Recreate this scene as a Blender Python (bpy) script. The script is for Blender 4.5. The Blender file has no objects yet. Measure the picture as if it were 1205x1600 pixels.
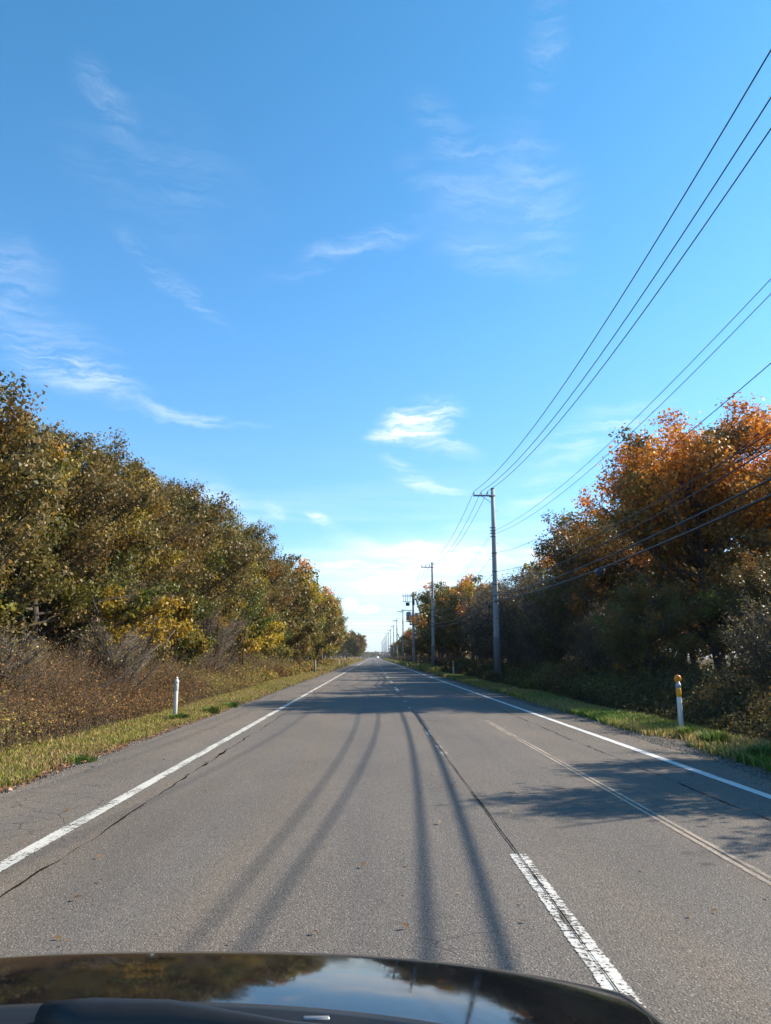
import bpy, math, random
import numpy as np
from mathutils import Vector, Matrix
R = math.radians
SC = bpy.context.scene
COL = SC.collection
rng = np.random.default_rng(7)
random.seed(7)

# ------------------------------------------------------------------ camera
EYE = 1.4
cam = bpy.data.cameras.new('camera')
cam.sensor_fit = 'VERTICAL'; cam.sensor_height = 36.0; cam.sensor_width = 27.1
cam.lens = 36.0 * 1150 / 1600
cam.clip_start = 0.05; cam.clip_end = 20000
camo = bpy.data.objects.new('camera', cam); COL.objects.link(camo)
camo.location = (0, 0, EYE); camo.rotation_euler = (R(90 + 11.12), 0, R(-0.97))
SC.camera = camo

# ------------------------------------------------------------------ light
SUN_EL, SUN_AZ = 34.0, 72.0          # azimuth clockwise from +Y (straight ahead)
SC.view_settings.view_transform = 'Standard'
SC.view_settings.look = 'None'
SC.view_settings.gamma = 1.0
SC.view_settings.exposure = 0.97
SC.render.film_transparent = False
try:
    SC.cycles.use_denoising = True
    SC.cycles.max_bounces = 6; SC.cycles.diffuse_bounces = 3; SC.cycles.glossy_bounces = 3
    SC.cycles.transmission_bounces = 4; SC.cycles.transparent_max_bounces = 6
    SC.cycles.sample_clamp_indirect = 4.0
except Exception:
    pass
sl = bpy.data.lights.new('sun', 'SUN'); sl.energy = 5.0; sl.angle = R(0.53); sl.color = (1.0, 0.88, 0.71)
so = bpy.data.objects.new('sun', sl); COL.objects.link(so)
sd = Vector((math.sin(R(SUN_AZ)) * math.cos(R(SUN_EL)), math.cos(R(SUN_AZ)) * math.cos(R(SUN_EL)), math.sin(R(SUN_EL))))
so.rotation_euler = sd.to_track_quat('Z', 'Y').to_euler(); so.location = (30, 10, 40)


class NT:
    """tiny node helper"""
    def __init__(s, tree): s.t = tree; s.n = tree.nodes; s.l = tree.links
    def new(s, typ, **kw):
        n = s.n.new(typ)
        for k, v in kw.items():
            if k == 'ins':
                for kk, vv in v.items(): s.set(n, kk, vv)
            else: setattr(n, k, v)
        return n
    def set(s, n, key, v):
        sock = n.inputs[key]
        if isinstance(v, bpy.types.NodeSocket): s.l.new(v, sock)
        else: sock.default_value = v
    def math(s, op, a, b=None, clamp=False):
        n = s.new('ShaderNodeMath', operation=op, use_clamp=clamp); s.set(n, 0, a)
        if b is not None: s.set(n, 1, b)
        return n.outputs[0]
    def mix(s, f, a, b, typ='MIX'):
        n = s.new('ShaderNodeMix', data_type='RGBA', blend_type=typ)
        s.set(n, 0, f); s.set(n, 6, a); s.set(n, 7, b); return n.outputs[2]
    def noise(s, vec, scale, detail=3, rough=0.55, dist=0.0):
        n = s.new('ShaderNodeTexNoise'); 
        if vec is not None: s.set(n, 'Vector', vec)
        s.set(n, 'Scale', scale); s.set(n, 'Detail', detail); s.set(n, 'Roughness', rough); s.set(n, 'Distortion', dist)
        return n.outputs[0]
    def ramp(s, f, stops):
        n = s.new('ShaderNodeValToRGB'); s.set(n, 0, f)
        e = n.color_ramp.elements
        while len(e) < len(stops): e.new(0.5)
        for el, (p, c) in zip(e, stops):
            el.position = p; el.color = c if len(c) == 4 else (*c, 1)
        return n.outputs[0]
    def maprange(s, v, a, b, c=0.0, d=1.0, smooth=True):
        n = s.new('ShaderNodeMapRange', interpolation_type='SMOOTHSTEP' if smooth else 'LINEAR')
        s.set(n, 0, v); s.set(n, 1, a); s.set(n, 2, b); s.set(n, 3, c); s.set(n, 4, d); return n.outputs[0]
    def mapping(s, vec, loc=(0, 0, 0), rot=(0, 0, 0), scale=(1, 1, 1), typ='POINT'):
        n = s.new('ShaderNodeMapping', vector_type=typ); s.set(n, 'Vector', vec)
        n.inputs['Location'].default_value = loc; n.inputs['Rotation'].default_value = rot; n.inputs['Scale'].default_value = scale
        return n.outputs[0]


def px(x, y):
    """azimuth / elevation of a cloud or windscreen reflection seen in the photograph"""
    p = R(11.12); u = 800 - y; r = x - 602.5
    F = 1150 * math.cos(p) - u * math.sin(p); U = 1150 * math.sin(p) + u * math.cos(p)
    return math.atan2(r, F) + R(0.97), math.atan2(U, math.hypot(F, r))


world = bpy.data.worlds.new("World"); SC.world = world; world.use_nodes = True
w = NT(world.node_tree); w.n.clear()
sky = w.new('ShaderNodeTexSky'); sky.sky_type = 'NISHITA'; sky.sun_disc = False
sky.sun_elevation = R(SUN_EL); sky.sun_rotation = R(SUN_AZ)
sky.altitude = 0; sky.air_density = 1.0; sky.dust_density = 0.3; sky.ozone_density = 2.2
tc = w.new('ShaderNodeTexCoord')
sep = w.new('ShaderNodeSeparateXYZ'); w.l.new(tc.outputs['Generated'], sep.inputs[0])
az = w.math('ARCTAN2', sep.outputs[0], sep.outputs[1]); el = w.math('ARCSINE', sep.outputs[2])
cmb = w.new('ShaderNodeCombineXYZ', ins={0: az, 1: el, 2: 0.0}); P0 = cmb.outputs[0]
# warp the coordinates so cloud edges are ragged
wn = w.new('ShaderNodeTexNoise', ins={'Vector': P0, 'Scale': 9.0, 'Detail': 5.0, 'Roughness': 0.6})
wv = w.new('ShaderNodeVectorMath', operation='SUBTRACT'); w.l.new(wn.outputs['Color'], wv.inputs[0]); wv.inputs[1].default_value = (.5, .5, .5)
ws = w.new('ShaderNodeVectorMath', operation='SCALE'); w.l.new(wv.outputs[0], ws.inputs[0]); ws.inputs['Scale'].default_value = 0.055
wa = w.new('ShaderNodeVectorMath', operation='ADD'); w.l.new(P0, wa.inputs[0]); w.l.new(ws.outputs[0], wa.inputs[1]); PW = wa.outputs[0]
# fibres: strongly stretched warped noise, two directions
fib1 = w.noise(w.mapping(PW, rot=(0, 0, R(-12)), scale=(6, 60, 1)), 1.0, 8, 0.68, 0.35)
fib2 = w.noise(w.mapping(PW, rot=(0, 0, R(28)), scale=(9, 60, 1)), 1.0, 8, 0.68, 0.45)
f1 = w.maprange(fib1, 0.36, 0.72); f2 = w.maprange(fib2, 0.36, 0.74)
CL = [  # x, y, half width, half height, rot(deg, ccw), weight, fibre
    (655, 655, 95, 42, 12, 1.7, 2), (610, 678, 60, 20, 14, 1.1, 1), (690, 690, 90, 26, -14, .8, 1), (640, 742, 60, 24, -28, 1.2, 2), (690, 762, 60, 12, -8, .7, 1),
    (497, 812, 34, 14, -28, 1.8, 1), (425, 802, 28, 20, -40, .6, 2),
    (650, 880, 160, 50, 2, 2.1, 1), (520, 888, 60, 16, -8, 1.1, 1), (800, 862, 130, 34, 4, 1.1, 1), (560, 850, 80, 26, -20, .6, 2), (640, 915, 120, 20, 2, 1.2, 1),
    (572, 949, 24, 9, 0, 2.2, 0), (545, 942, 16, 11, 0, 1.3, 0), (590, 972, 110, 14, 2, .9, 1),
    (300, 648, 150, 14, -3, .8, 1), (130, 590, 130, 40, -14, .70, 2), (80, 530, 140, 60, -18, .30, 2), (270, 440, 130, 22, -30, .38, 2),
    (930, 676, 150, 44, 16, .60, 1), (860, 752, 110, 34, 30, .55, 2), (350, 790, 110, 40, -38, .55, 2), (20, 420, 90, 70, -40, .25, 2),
    (700, 215, 100, 44, -38, .20, 2), (700, 300, 130, 40, -22, .18, 2), (850, 330, 80, 140, 12, .20, 2), (760, 400, 130, 40, -18, .20, 1), (790, 280, 150, 110, 0, .12, 2), (780, 320, 170, 120, 0, .06, 0),  # windscreen reflection swirl, painted into the sky as faint wisps
    (560, 385, 200, 26, 16, .34, 1), (855, 60, 50, 90, -20, .20, 2), (250, 280, 230, 120, -10, .09, 2), (640, 890, 260, 80, 2, .60, 0), (165, 160, 80, 40, -36, .20, 2)]  # the last wisp is a windscreen reflection painted into the sky as well
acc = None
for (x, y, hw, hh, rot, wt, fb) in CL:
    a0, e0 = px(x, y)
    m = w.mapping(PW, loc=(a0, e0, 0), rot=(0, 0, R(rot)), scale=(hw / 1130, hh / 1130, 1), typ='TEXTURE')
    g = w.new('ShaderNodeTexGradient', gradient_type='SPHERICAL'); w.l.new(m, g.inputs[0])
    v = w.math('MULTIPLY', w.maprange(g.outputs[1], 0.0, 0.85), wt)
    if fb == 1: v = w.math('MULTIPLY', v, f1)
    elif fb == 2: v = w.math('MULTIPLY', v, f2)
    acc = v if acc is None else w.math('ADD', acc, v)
# low bank of thin cloud along the horizon, all round
lowm = w.math('MULTIPLY', w.maprange(el, 0.30, 0.03), w.maprange(el, -0.005, 0.03))
low = w.math('MULTIPLY', w.math('MULTIPLY', lowm, 0.75), w.maprange(w.noise(w.mapping(P0, scale=(3, 34, 1)), 1.0, 5, 0.6, 0.4), 0.38, 0.72))
acc = w.math('ADD', acc, low)
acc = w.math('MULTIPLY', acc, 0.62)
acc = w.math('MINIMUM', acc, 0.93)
hs = w.new('ShaderNodeHueSaturation', ins={'Saturation': 1.0, 'Value': 1.0, 'Color': sky.outputs[0]})
tint = w.ramp(w.math('MULTIPLY', el, 1 / 1.2, clamp=True), [(0.0, (.82, .99, 1.20)), (0.12, (.66, .98, 1.22)), (0.35, (.52, 1.04, 1.28)), (0.62, (.38, 1.0, 1.20)), (1.0, (.30, .92, 1.12))])
skyc = w.mix(1.0, hs.outputs[0], tint, 'MULTIPLY')
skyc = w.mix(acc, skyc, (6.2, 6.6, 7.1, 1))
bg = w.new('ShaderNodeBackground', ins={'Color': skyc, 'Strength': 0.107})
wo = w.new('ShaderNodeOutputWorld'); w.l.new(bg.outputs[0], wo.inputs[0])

# ------------------------------------------------------------------ materials
def mat(name):
    m = bpy.data.materials.new(name); m.use_nodes = True
    t = NT(m.node_tree); t.n.clear()
    out = t.new('ShaderNodeOutputMaterial')
    return m, t, out

def simple(name, col, rough=0.6, metal=0.0, var=0.25, scale=8.0, spec=0.5, bump=0.0, coat=0.0):
    m, t, out = mat(name)
    tcn = t.new('ShaderNodeTexCoord'); n = t.noise(tcn.outputs['Object'], scale, 5, 0.6)
    c = t.mix(n, tuple(max(0, x * (1 - var)) for x in col) + (1,), tuple(min(1, x * (1 + var)) for x in col) + (1,))
    b = t.new('ShaderNodeBsdfPrincipled', ins={'Base Color': c, 'Roughness': rough, 'Metallic': metal, 'Specular IOR Level': spec})
    if coat: b.inputs['Coat Weight'].default_value = coat; b.inputs['Coat Roughness'].default_value = 0.02
    if bump:
        bn = t.new('ShaderNodeBump', ins={'Strength': bump, 'Distance': 0.01, 'Height': t.noise(tcn.outputs['Object'], scale * 8, 4, .6)})
        t.l.new(bn.outputs[0], b.inputs['Normal'])
    t.l.new(b.outputs[0], out.inputs[0]); return m

def leafmat(name, rough=0.5, trans=0.35, spec=0.35):
    m, t, out = mat(name)
    a = t.new('ShaderNodeAttribute', attribute_name='tint')
    oi = t.new('ShaderNodeObjectInfo')
    hv = t.new('ShaderNodeHueSaturation', ins={'Hue': t.maprange(oi.outputs['Random'], 0, 1, .488, .512, False), 'Saturation': 1.0,
                                               'Value': t.maprange(oi.outputs['Random'], 0, 1, .86, 1.16, False), 'Color': a.outputs['Color']})
    b = t.new('ShaderNodeBsdfPrincipled', ins={'Base Color': hv.outputs[0], 'Roughness': rough, 'Specular IOR Level': spec})
    tr = t.new('ShaderNodeBsdfTranslucent', ins={'Color': hv.outputs[0]})
    ms = t.new('ShaderNodeMixShader', ins={0: trans, 1: b.outputs[0], 2: tr.outputs[0]})
    t.l.new(ms.outputs[0], out.inputs[0]); return m

M_LEAF = leafmat('leaf', 0.48, 0.34, 0.35)
M_GRASS = leafmat('grass_blade', 0.6, 0.35, 0.25)
M_DRY = leafmat('dry_leaf', 0.7, 0.25, 0.2)
M_BARK = simple('bark', (.085, .068, .055), 0.9, var=.5, scale=6, bump=.8)
M_BARKG = simple('grey_bark', (.085, .070, .055), 0.9, var=.5, scale=7, bump=.8)
M_CONC = simple('pole_concrete', (.34, .335, .325), 0.75, var=.22, scale=3, bump=.25)
M_CONC2 = simple('pole_sleeve', (.17, .17, .175), 0.7, var=.3, scale=4, bump=.2)
M_STEEL = simple('galvanised_steel', (.22, .23, .24), 0.45, metal=.6, var=.25, scale=10)
M_PORC = simple('insulator_porcelain', (.55, .55, .53), 0.25, var=.1)
M_WIRE = simple('wire_rubber', (.022, .022, .024), 0.5, var=.2)
M_WIREG = simple('wire_grey', (.10, .10, .10), 0.5, var=.2)
M_BOX = simple('grey_enamel', (.20, .22, .24), 0.5, var=.2, scale=5)
M_DARK = simple('dark_enamel', (.03, .032, .036), 0.5, var=.2, scale=5)
M_WHITE = simple('white_plastic', (.72, .72, .69), 0.5, var=.22, scale=16)
M_GREYW = simple('weathered_wood', (.26, .23, .19), 0.85, var=.35, scale=20, bump=.5)
M_ORANGE = simple('orange_reflector', (.85, .27, .01), 0.35, var=.12, scale=30)
M_AMBER = simple('amber_band', (.80, .33, .015), 0.4, var=.18, scale=25)
M_SILV = simple('silver_band', (.35, .36, .38), 0.4, metal=.3, var=.15, scale=25)
M_BAND = simple('pale_reflector_band', (.52, .53, .54), 0.35, var=.12, scale=25)
M_STONE = simple('gravel_stone', (.16, .15, .14), 0.9, var=.5, scale=30)
M_HILL = simple('hill_forest', (.045, .06, .035), 0.95, var=.4, scale=.004)
M_CARP = None

def asphalt(name, base, kind):
    m, t, out = mat(name)
    g = t.new('ShaderNodeNewGeometry'); P = g.outputs['Position']
    s = t.new('ShaderNodeSeparateXYZ', ins={0: P})
    fine = t.noise(P, 210, 2, .7)
    vor = t.new('ShaderNodeTexVoronoi', ins={'Vector': P, 'Scale': 92.0})
    cell = t.new('ShaderNodeSeparateColor', ins={0: vor.outputs['Color']})
    stretch = t.noise(t.mapping(P, scale=(1.1, .05, 1)), 1.0, 4, .6)       # bands running along the road
    patch = t.noise(t.mapping(P, scale=(.55, .22, 1)), 1.0, 5, .62)
    c = t.ramp(patch, [(.30, tuple(x * .80 for x in base)), (.52, base), (.74, tuple(x * 1.18 for x in (base[0] * 1.05, base[1], base[2] * .94)))])
    c = t.mix(t.maprange(stretch, .38, .68), c, t.mix(1.0, c, (1.10, 1.03, .93, 1), 'MULTIPLY'))
    c = t.mix(t.maprange(stretch, .5, .28), c, t.mix(1.0, c, (.86, .86, .88, 1), 'MULTIPLY'))
    # stones of the aggregate: a few pale, many dark gaps
    pale = t.math('MULTIPLY', t.math('GREATER_THAN', cell.outputs[0], .86), t.maprange(vor.outputs['Distance'], .5, .2))
    c = t.mix(t.math('MULTIPLY', pale, .75), c, tuple(min(1, x * 3.2) for x in base) + (1,))
    dk = t.math('MULTIPLY', t.math('LESS_THAN', cell.outputs[1], .30), .55)
    c = t.mix(dk, c, tuple(x * .42 for x in base) + (1,))
    c = t.mix(t.maprange(fine, .30, .75), t.mix(1.0, c, (.70, .70, .71, 1), 'MULTIPLY'), t.mix(1.0, c, (1.26, 1.25, 1.23, 1), 'MULTIPLY'))
    # small dark pits
    v2 = t.new('ShaderNodeTexVoronoi', ins={'Vector': P, 'Scale': 9.0})
    pit = t.math('MULTIPLY', t.math('LESS_THAN', v2.outputs['Distance'], .075), t.math('GREATER_THAN', t.noise(P, 3.1, 1), .5))
    c = t.mix(t.math('MULTIPLY', pit, .7), c, (.02, .02, .02, 1))
    # hairline cracking
    cr = t.new('ShaderNodeTexVoronoi', feature='DISTANCE_TO_EDGE', ins={'Vector': t.mix(.12, P, t.new('ShaderNodeTexNoise', ins={'Vector': P, 'Scale': 2.0, 'Detail': 5.0}).outputs['Color']), 'Scale': 1.4 if kind == 'lane' else 3.2})
    hair = t.math('LESS_THAN', cr.outputs['Distance'], .0035 if kind == 'lane' else .012)
    gate = t.maprange(t.noise(P, .35, 3, .6), .55 if kind == 'lane' else .44, .62)
    c = t.mix(t.math('MULTIPLY', t.math('MULTIPLY', hair, gate), .75), c, (.015, .014, .013, 1))
    if kind == 'lane':   # worn wheel tracks and the oil band between them
        for (xc, wd, f, tn) in ((-1.75, .34, .55, (.88, .88, .89, 1)), (-.05, .34, .5, (.90, .90, .91, 1)), (1.75, .3, .45, (.92, .92, .92, 1)), (3.2, .3, .45, (.92, .92, .92, 1)), (-.85, .30, .30, (1.12, 1.05, .95, 1))):
            d = t.math('ABSOLUTE', t.math('SUBTRACT', t.math('ADD', s.outputs[0], t.math('MULTIPLY', t.math('SUBTRACT', stretch, .5), .35)), xc))
            c = t.mix(t.math('MULTIPLY', t.maprange(d, wd, 0.0), f), c, t.mix(1.0, c, tn, 'MULTIPLY'))
    b = t.new('ShaderNodeBsdfPrincipled', ins={'Base Color': c, 'Roughness': .82, 'Specular IOR Level': .35})
    hgt = t.math('ADD', t.math('MULTIPLY', fine, .6), t.math('MULTIPLY', vor.outputs['Distance'], -1.0))
    bn = t.new('ShaderNodeBump', ins={'Strength': .75, 'Distance': .006, 'Height': hgt})
    t.l.new(bn.outputs[0], b.inputs['Normal']); t.l.new(b.outputs[0], out.inputs[0]); return m

M_ROAD = asphalt('road_asphalt', (.146, .130, .115), 'lane')
M_SHOULDER = asphalt('shoulder_asphalt', (.160, .139, .118), 'old')

def paint(name, col, wear_lo, wear_hi, xc, half):
    m, t, out = mat(name)
    g = t.new('ShaderNodeNewGeometry'); P = g.outputs['Position']; s = t.new('ShaderNodeSeparateXYZ', ins={0: P})
    n1 = t.noise(P, 55, 4, .7); n2 = t.noise(t.mapping(P, scale=(6, 1.3, 1)), 1.0, 4, .6); n3 = t.noise(t.mapping(P, scale=(14, 30, 1)), 1.0, 3, .6)
    e = t.math('ABSOLUTE', t.math('SUBTRACT', s.outputs[0], xc))
    edge = t.maprange(e, half * .62, half, 0.0, .30)
    v = t.math('SUBTRACT', t.math('ADD', t.math('ADD', t.math('MULTIPLY', n1, .34), t.math('MULTIPLY', n2, .36)), t.math('MULTIPLY', n3, .30)), edge)
    a = t.maprange(v, wear_lo, wear_hi)
    c = t.mix(n2, tuple(x * .82 for x in col) + (1,), col + (1,))
    c = t.mix(t.math('MULTIPLY', t.maprange(n1, .5, .75), .3), c, (.35, .33, .30, 1))
    b = t.new('ShaderNodeBsdfPrincipled', ins={'Base Color': c, 'Roughness': .7})
    tr = t.new('ShaderNodeBsdfTransparent')
    ms = t.new('ShaderNodeMixShader', ins={0: a, 1: tr.outputs[0], 2: b.outputs[0]})
    t.l.new(ms.outputs[0], out.inputs[0]); return m

def ground_mat():
    m, t, out = mat('woodland_floor')
    g = t.new('ShaderNodeNewGeometry'); P = g.outputs['Position']
    n = t.noise(P, 1.3, 6, .65); n2 = t.noise(P, 14, 4, .7); n3 = t.noise(P, 60, 3, .7)
    c = t.ramp(n, [(.3, (.040, .034, .018)), (.5, (.075, .058, .030)), (.7, (.075, .085, .028))])
    c = t.mix(t.maprange(n2, .35, .7), t.mix(1.0, c, (.6, .55, .5, 1), 'MULTIPLY'), t.mix(1.0, c, (1.35, 1.2, 1.0, 1), 'MULTIPLY'))
    c = t.mix(t.math('MULTIPLY', t.maprange(n3, .55, .7), .5), c, (.20, .13, .05, 1))
    b = t.new('ShaderNodeBsdfPrincipled', ins={'Base Color': c, 'Roughness': .95, 'Specular IOR Level': .15})
    bn = t.new('ShaderNodeBump', ins={'Strength': .9, 'Distance': .05, 'Height': t.math('ADD', n2, n3)})
    t.l.new(bn.outputs[0], b.inputs['Normal']); t.l.new(b.outputs[0], out.inputs[0]); return m
M_GROUND = ground_mat()

def gravel_mat():
    m, t, out = mat('verge_gravel')
    g = t.new('ShaderNodeNewGeometry'); P = g.outputs['Position']
    v = t.new('ShaderNodeTexVoronoi', ins={'Vector': P, 'Scale': 38.0}); sc = t.new('ShaderNodeSeparateColor', ins={0: v.outputs['Color']})
    c = t.ramp(sc.outputs[0], [(0, (.05, .045, .04)), (.5, (.11, .10, .09)), (1, (.24, .22, .20))])
    c = t.mix(t.maprange(t.noise(P, 3, 4, .6), .4, .6), c, (.085, .07, .05, 1))
    b = t.new('ShaderNodeBsdfPrincipled', ins={'Base Color': c, 'Roughness': .95, 'Specular IOR Level': .2})
    bn = t.new('ShaderNodeBump', ins={'Strength': 1.0, 'Distance': .02, 'Height': t.math('MULTIPLY', v.outputs['Distance'], -1.0)})
    t.l.new(bn.outputs[0], b.inputs['Normal']); t.l.new(b.outputs[0], out.inputs[0]); return m
M_GRAVEL = gravel_mat()

# ------------------------------------------------------------------ mesh helpers
def mesh_np(name, V, F, m, tint=None, smooth=False):
    """V (n,3); F list of (k,nf) index arrays"""
    me = bpy.data.meshes.new(name)
    V = np.asarray(V, np.float32).reshape(-1, 3)
    me.vertices.add(len(V)); me.vertices.foreach_set('co', V.ravel())
    if not isinstance(F, (list, tuple)): F = [F]
    F = [np.asarray(f, np.int32) for f in F if len(f)]
    idx = np.concatenate([f.ravel() for f in F]); tot = np.concatenate([np.full(len(f), f.shape[1], np.int32) for f in F])
    start = np.concatenate([[0], np.cumsum(tot)[:-1]]).astype(np.int32)
    me.loops.add(len(idx)); me.loops.foreach_set('vertex_index', idx)
    me.polygons.add(len(tot)); me.polygons.foreach_set('loop_start', start)
    if smooth: me.polygons.foreach_set('use_smooth', np.ones(len(tot), bool))
    if tint is not None:
        a = me.attributes.new('tint', 'FLOAT_COLOR', 'POINT')
        c = np.ones((len(V), 4), np.float32); c[:, :3] = np.clip(tint, 0, 1); a.data.foreach_set('color', c.ravel())
    me.update(calc_edges=True); me.materials.append(m)
    return me

def link(name, me, parent=None, loc=(0, 0, 0), rz=0.0):
    o = bpy.data.objects.new(name, me); COL.objects.link(o)
    o.location = loc; o.rotation_euler = (0, 0, rz)
    if parent: o.parent = parent
    return o

def tag(o, label=None, cat=None, group=None, kind=None):
    if label: o['label'] = label
    if cat: o['category'] = cat
    if group: o['group'] = group
    if kind: o['kind'] = kind
    return o

def empty(name, loc=(0, 0, 0), rz=0.0):
    return link(name, None, None, loc, rz)

def copy_tree(o, parent=None):
    c = o.copy(); COL.objects.link(c)
    if parent: c.parent = parent
    for ch in list(o.children): copy_tree(ch, c)
    return c

class MB:
    """collects shapes into one mesh"""
    def __init__(s): s.V = []; s.F = {}; s.n = 0
    def add(s, V, F):
        V = np.asarray(V, float); s.V.append(V)
        for f in F: s.F.setdefault(len(f), []).append([i + s.n for i in f])
        s.n += len(V)
    def tube(s, pts, rad, n=8, cap=True):
        pts = np.asarray(pts, float); k = len(pts)
        rad = np.full(k, rad, float) if np.isscalar(rad) else np.asarray(rad, float)
        T = np.gradient(pts, axis=0); T /= np.linalg.norm(T, axis=1)[:, None] + 1e-9
        up = np.array([0, 0, 1.0]) if abs(T[0][2]) < .9 else np.array([1.0, 0, 0])
        A = np.cross(T, up); A /= np.linalg.norm(A, axis=1)[:, None] + 1e-9; B = np.cross(T, A)
        th = np.arange(n) * 2 * np.pi / n
        ring = np.cos(th)[None, :, None] * A[:, None, :] + np.sin(th)[None, :, None] * B[:, None, :]
        V = (pts[:, None, :] + ring * rad[:, None, None]).reshape(-1, 3)
        F = [[i * n + j, i * n + (j + 1) % n, (i + 1) * n + (j + 1) % n, (i + 1) * n + j] for i in range(k - 1) for j in range(n)]
        if cap: F += [list(range(n))[::-1], [(k - 1) * n + j for j in range(n)]]
        s.add(V, F)
    def box(s, c, size, bev=0.0, rot=None):
        x, y, z = [v / 2 for v in size]; b = min(bev, x * .9, y * .9, z * .9)
        V = []
        if b <= 0:
            V = [(sx * x, sy * y, sz * z) for sz in (-1, 1) for sx, sy in ((-1, -1), (1, -1), (1, 1), (-1, 1))]
            F = [[3, 2, 1, 0], [4, 5, 6, 7]] + [[i, (i + 1) % 4, 4 + (i + 1) % 4, 4 + i] for i in range(4)]
        else:
            prof = [(x - b, y - b, -z), (x, y, -z + b), (x, y, z - b), (x - b, y - b, z)]
            for (px_, py_, pz_) in prof:
                # chamfered corners
                cx, cy = px_, py_
                V += [(-cx + b, -cy, pz_), (cx - b, -cy, pz_), (cx, -cy + b, pz_), (cx, cy - b, pz_), (cx - b, cy, pz_), (-cx + b, cy, pz_), (-cx, cy - b, pz_), (-cx, -cy + b, pz_)]
            F = [list(range(8))[::-1], [24 + j for j in range(8)]]
            for i in range(3):
                F += [[i * 8 + j, i * 8 + (j + 1) % 8, (i + 1) * 8 + (j + 1) % 8, (i + 1) * 8 + j] for j in range(8)]
        V = np.array(V)
        if rot is not None: V = V @ np.array(Matrix.Rotation(rot[0], 3, rot[1])).T
        s.add(V + np.array(c), F)
    def lathe(s, prof, n=16, c=(0, 0, 0)):
        th = np.arange(n) * 2 * np.pi / n; V = []
        for r, z in prof: V += [(c[0] + r * math.cos(a), c[1] + r * math.sin(a), c[2] + z) for a in th]
        k = len(prof)
        F = [[i * n + j, i * n + (j + 1) % n, (i + 1) * n + (j + 1) % n, (i + 1) * n + j] for i in range(k - 1) for j in range(n)]
        F += [list(range(n))[::-1], [(k - 1) * n + j for j in range(n)]]
        s.add(V, F)
    def mesh(s, name, m, smooth=False):
        F = [np.array(v) for v in s.F.values()]
        big = [v for v in F]
        return mesh_np(name, np.concatenate(s.V), big, m, None, smooth)
    def build(s, name, m, parent=None, smooth=False, loc=(0, 0, 0), rz=0):
        return link(name, s.mesh(name, m, smooth), parent, loc, rz)

def smoothnoise(x, y, seed=0):
    r = np.random.default_rng(seed); v = 0; 
    for k in range(5):
        a = r.uniform(0, 6.28); fx, fy = r.normal(0, 1, 2); v = v + np.sin(x * fx + y * fy + a) * np.cos(x * fy * .7 - y * fx * .8 + a * 2)
    return v / 3

def rotz(P, a):
    c, s = math.cos(a), math.sin(a)
    return np.stack([P[:, 0] * c - P[:, 1] * s, P[:, 0] * s + P[:, 1] * c, P[:, 2]], 1)

def leaves(C, size, outward, r, fold=.25, aspect=.62):
    """rhombic folded leaves at centres C; returns V,F"""
    n = len(C); N = r.normal(0, .72, (n, 3)) + outward; N /= np.linalg.norm(N, axis=1)[:, None]
    D = r.normal(0, 1, (n, 3)); D -= (D * N).sum(1)[:, None] * N; D /= np.linalg.norm(D, axis=1)[:, None] + 1e-9
    S = np.cross(N, D); L = (size * (.45 + 1.05 * r.uniform(0, 1, n) ** 1.3))[:, None] * 1.06
    V = np.empty((n, 4, 3))
    V[:, 0] = C - D * L * .5; V[:, 2] = C + D * L * .5
    off = D * L * r.uniform(-.12, .12, (n, 1))
    V[:, 1] = C + off + S * L * aspect * .5 + N * L * fold * .5; V[:, 3] = C + off - S * L * aspect * .5 + N * L * fold * .5
    F = np.arange(n * 4).reshape(n, 4)
    return V.reshape(-1, 3), F

def twigs(A, B, wd, r):
    """thin crossed slivers from A to B (three-sided tapered twigs)"""
    n = len(A); T = B - A; L = np.linalg.norm(T, axis=1)[:, None] + 1e-9; T = T / L
    U = np.cross(T, r.normal(0, 1, (n, 3))); U /= np.linalg.norm(U, axis=1)[:, None] + 1e-9; W = np.cross(T, U)
    V = np.empty((n, 4, 3))
    for k, a in enumerate((0, 2.094, 4.189)): V[:, k] = A + (U * math.cos(a) + W * math.sin(a)) * wd
    V[:, 3] = B
    i = np.arange(n)[:, None] * 4
    F = np.concatenate([i + np.array([[0, 1, 3]]), i + np.array([[1, 2, 3]]), i + np.array([[2, 0, 3]])])
    return V.reshape(-1, 3), F

def pick(pal, n, r):
    cols = np.array([p[1] for p in pal]) * BRIGHT; wt = np.array([p[0] for p in pal], float); wt /= wt.sum()
    return cols[r.choice(len(pal), n, p=wt)]

BRIGHT = 1.30
PAL = {
 'olive':  [(5, (.122, .096, .025)), (4, (.142, .102, .027)), (3, (.080, .080, .018)), (2, (.20, .138, .026)), (1.2, (.32, .19, .02))],
 'brown':  [(5, (.130, .092, .027)), (3, (.108, .084, .025)), (2, (.19, .110, .026)), (2, (.09, .075, .02)), (1, (.28, .14, .02))],
 'green':  [(4, (.068, .092, .016)), (3, (.105, .115, .018)), (2, (.17, .145, .02)), (1, (.28, .21, .02))],
 'yellow': [(4, (.38, .245, .02)), (3, (.24, .19, .022)), (3, (.16, .145, .02)), (1, (.40, .20, .015))],
 'orange': [(4, (.56, .20, .020)), (3, (.66, .29, .03)), (2, (.38, .13, .018)), (1, (.22, .12, .02))],
 'rust':   [(4, (.24, .095, .018)), (3, (.34, .15, .02)), (3, (.15, .08, .022)), (1, (.11, .09, .02))],
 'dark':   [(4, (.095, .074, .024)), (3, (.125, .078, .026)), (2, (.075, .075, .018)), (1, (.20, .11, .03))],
 'grey':   [(4, (.14, .108, .06)), (3, (.11, .082, .045)), (2, (.17, .12, .06)), (1, (.10, .09, .03))],
}

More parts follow.
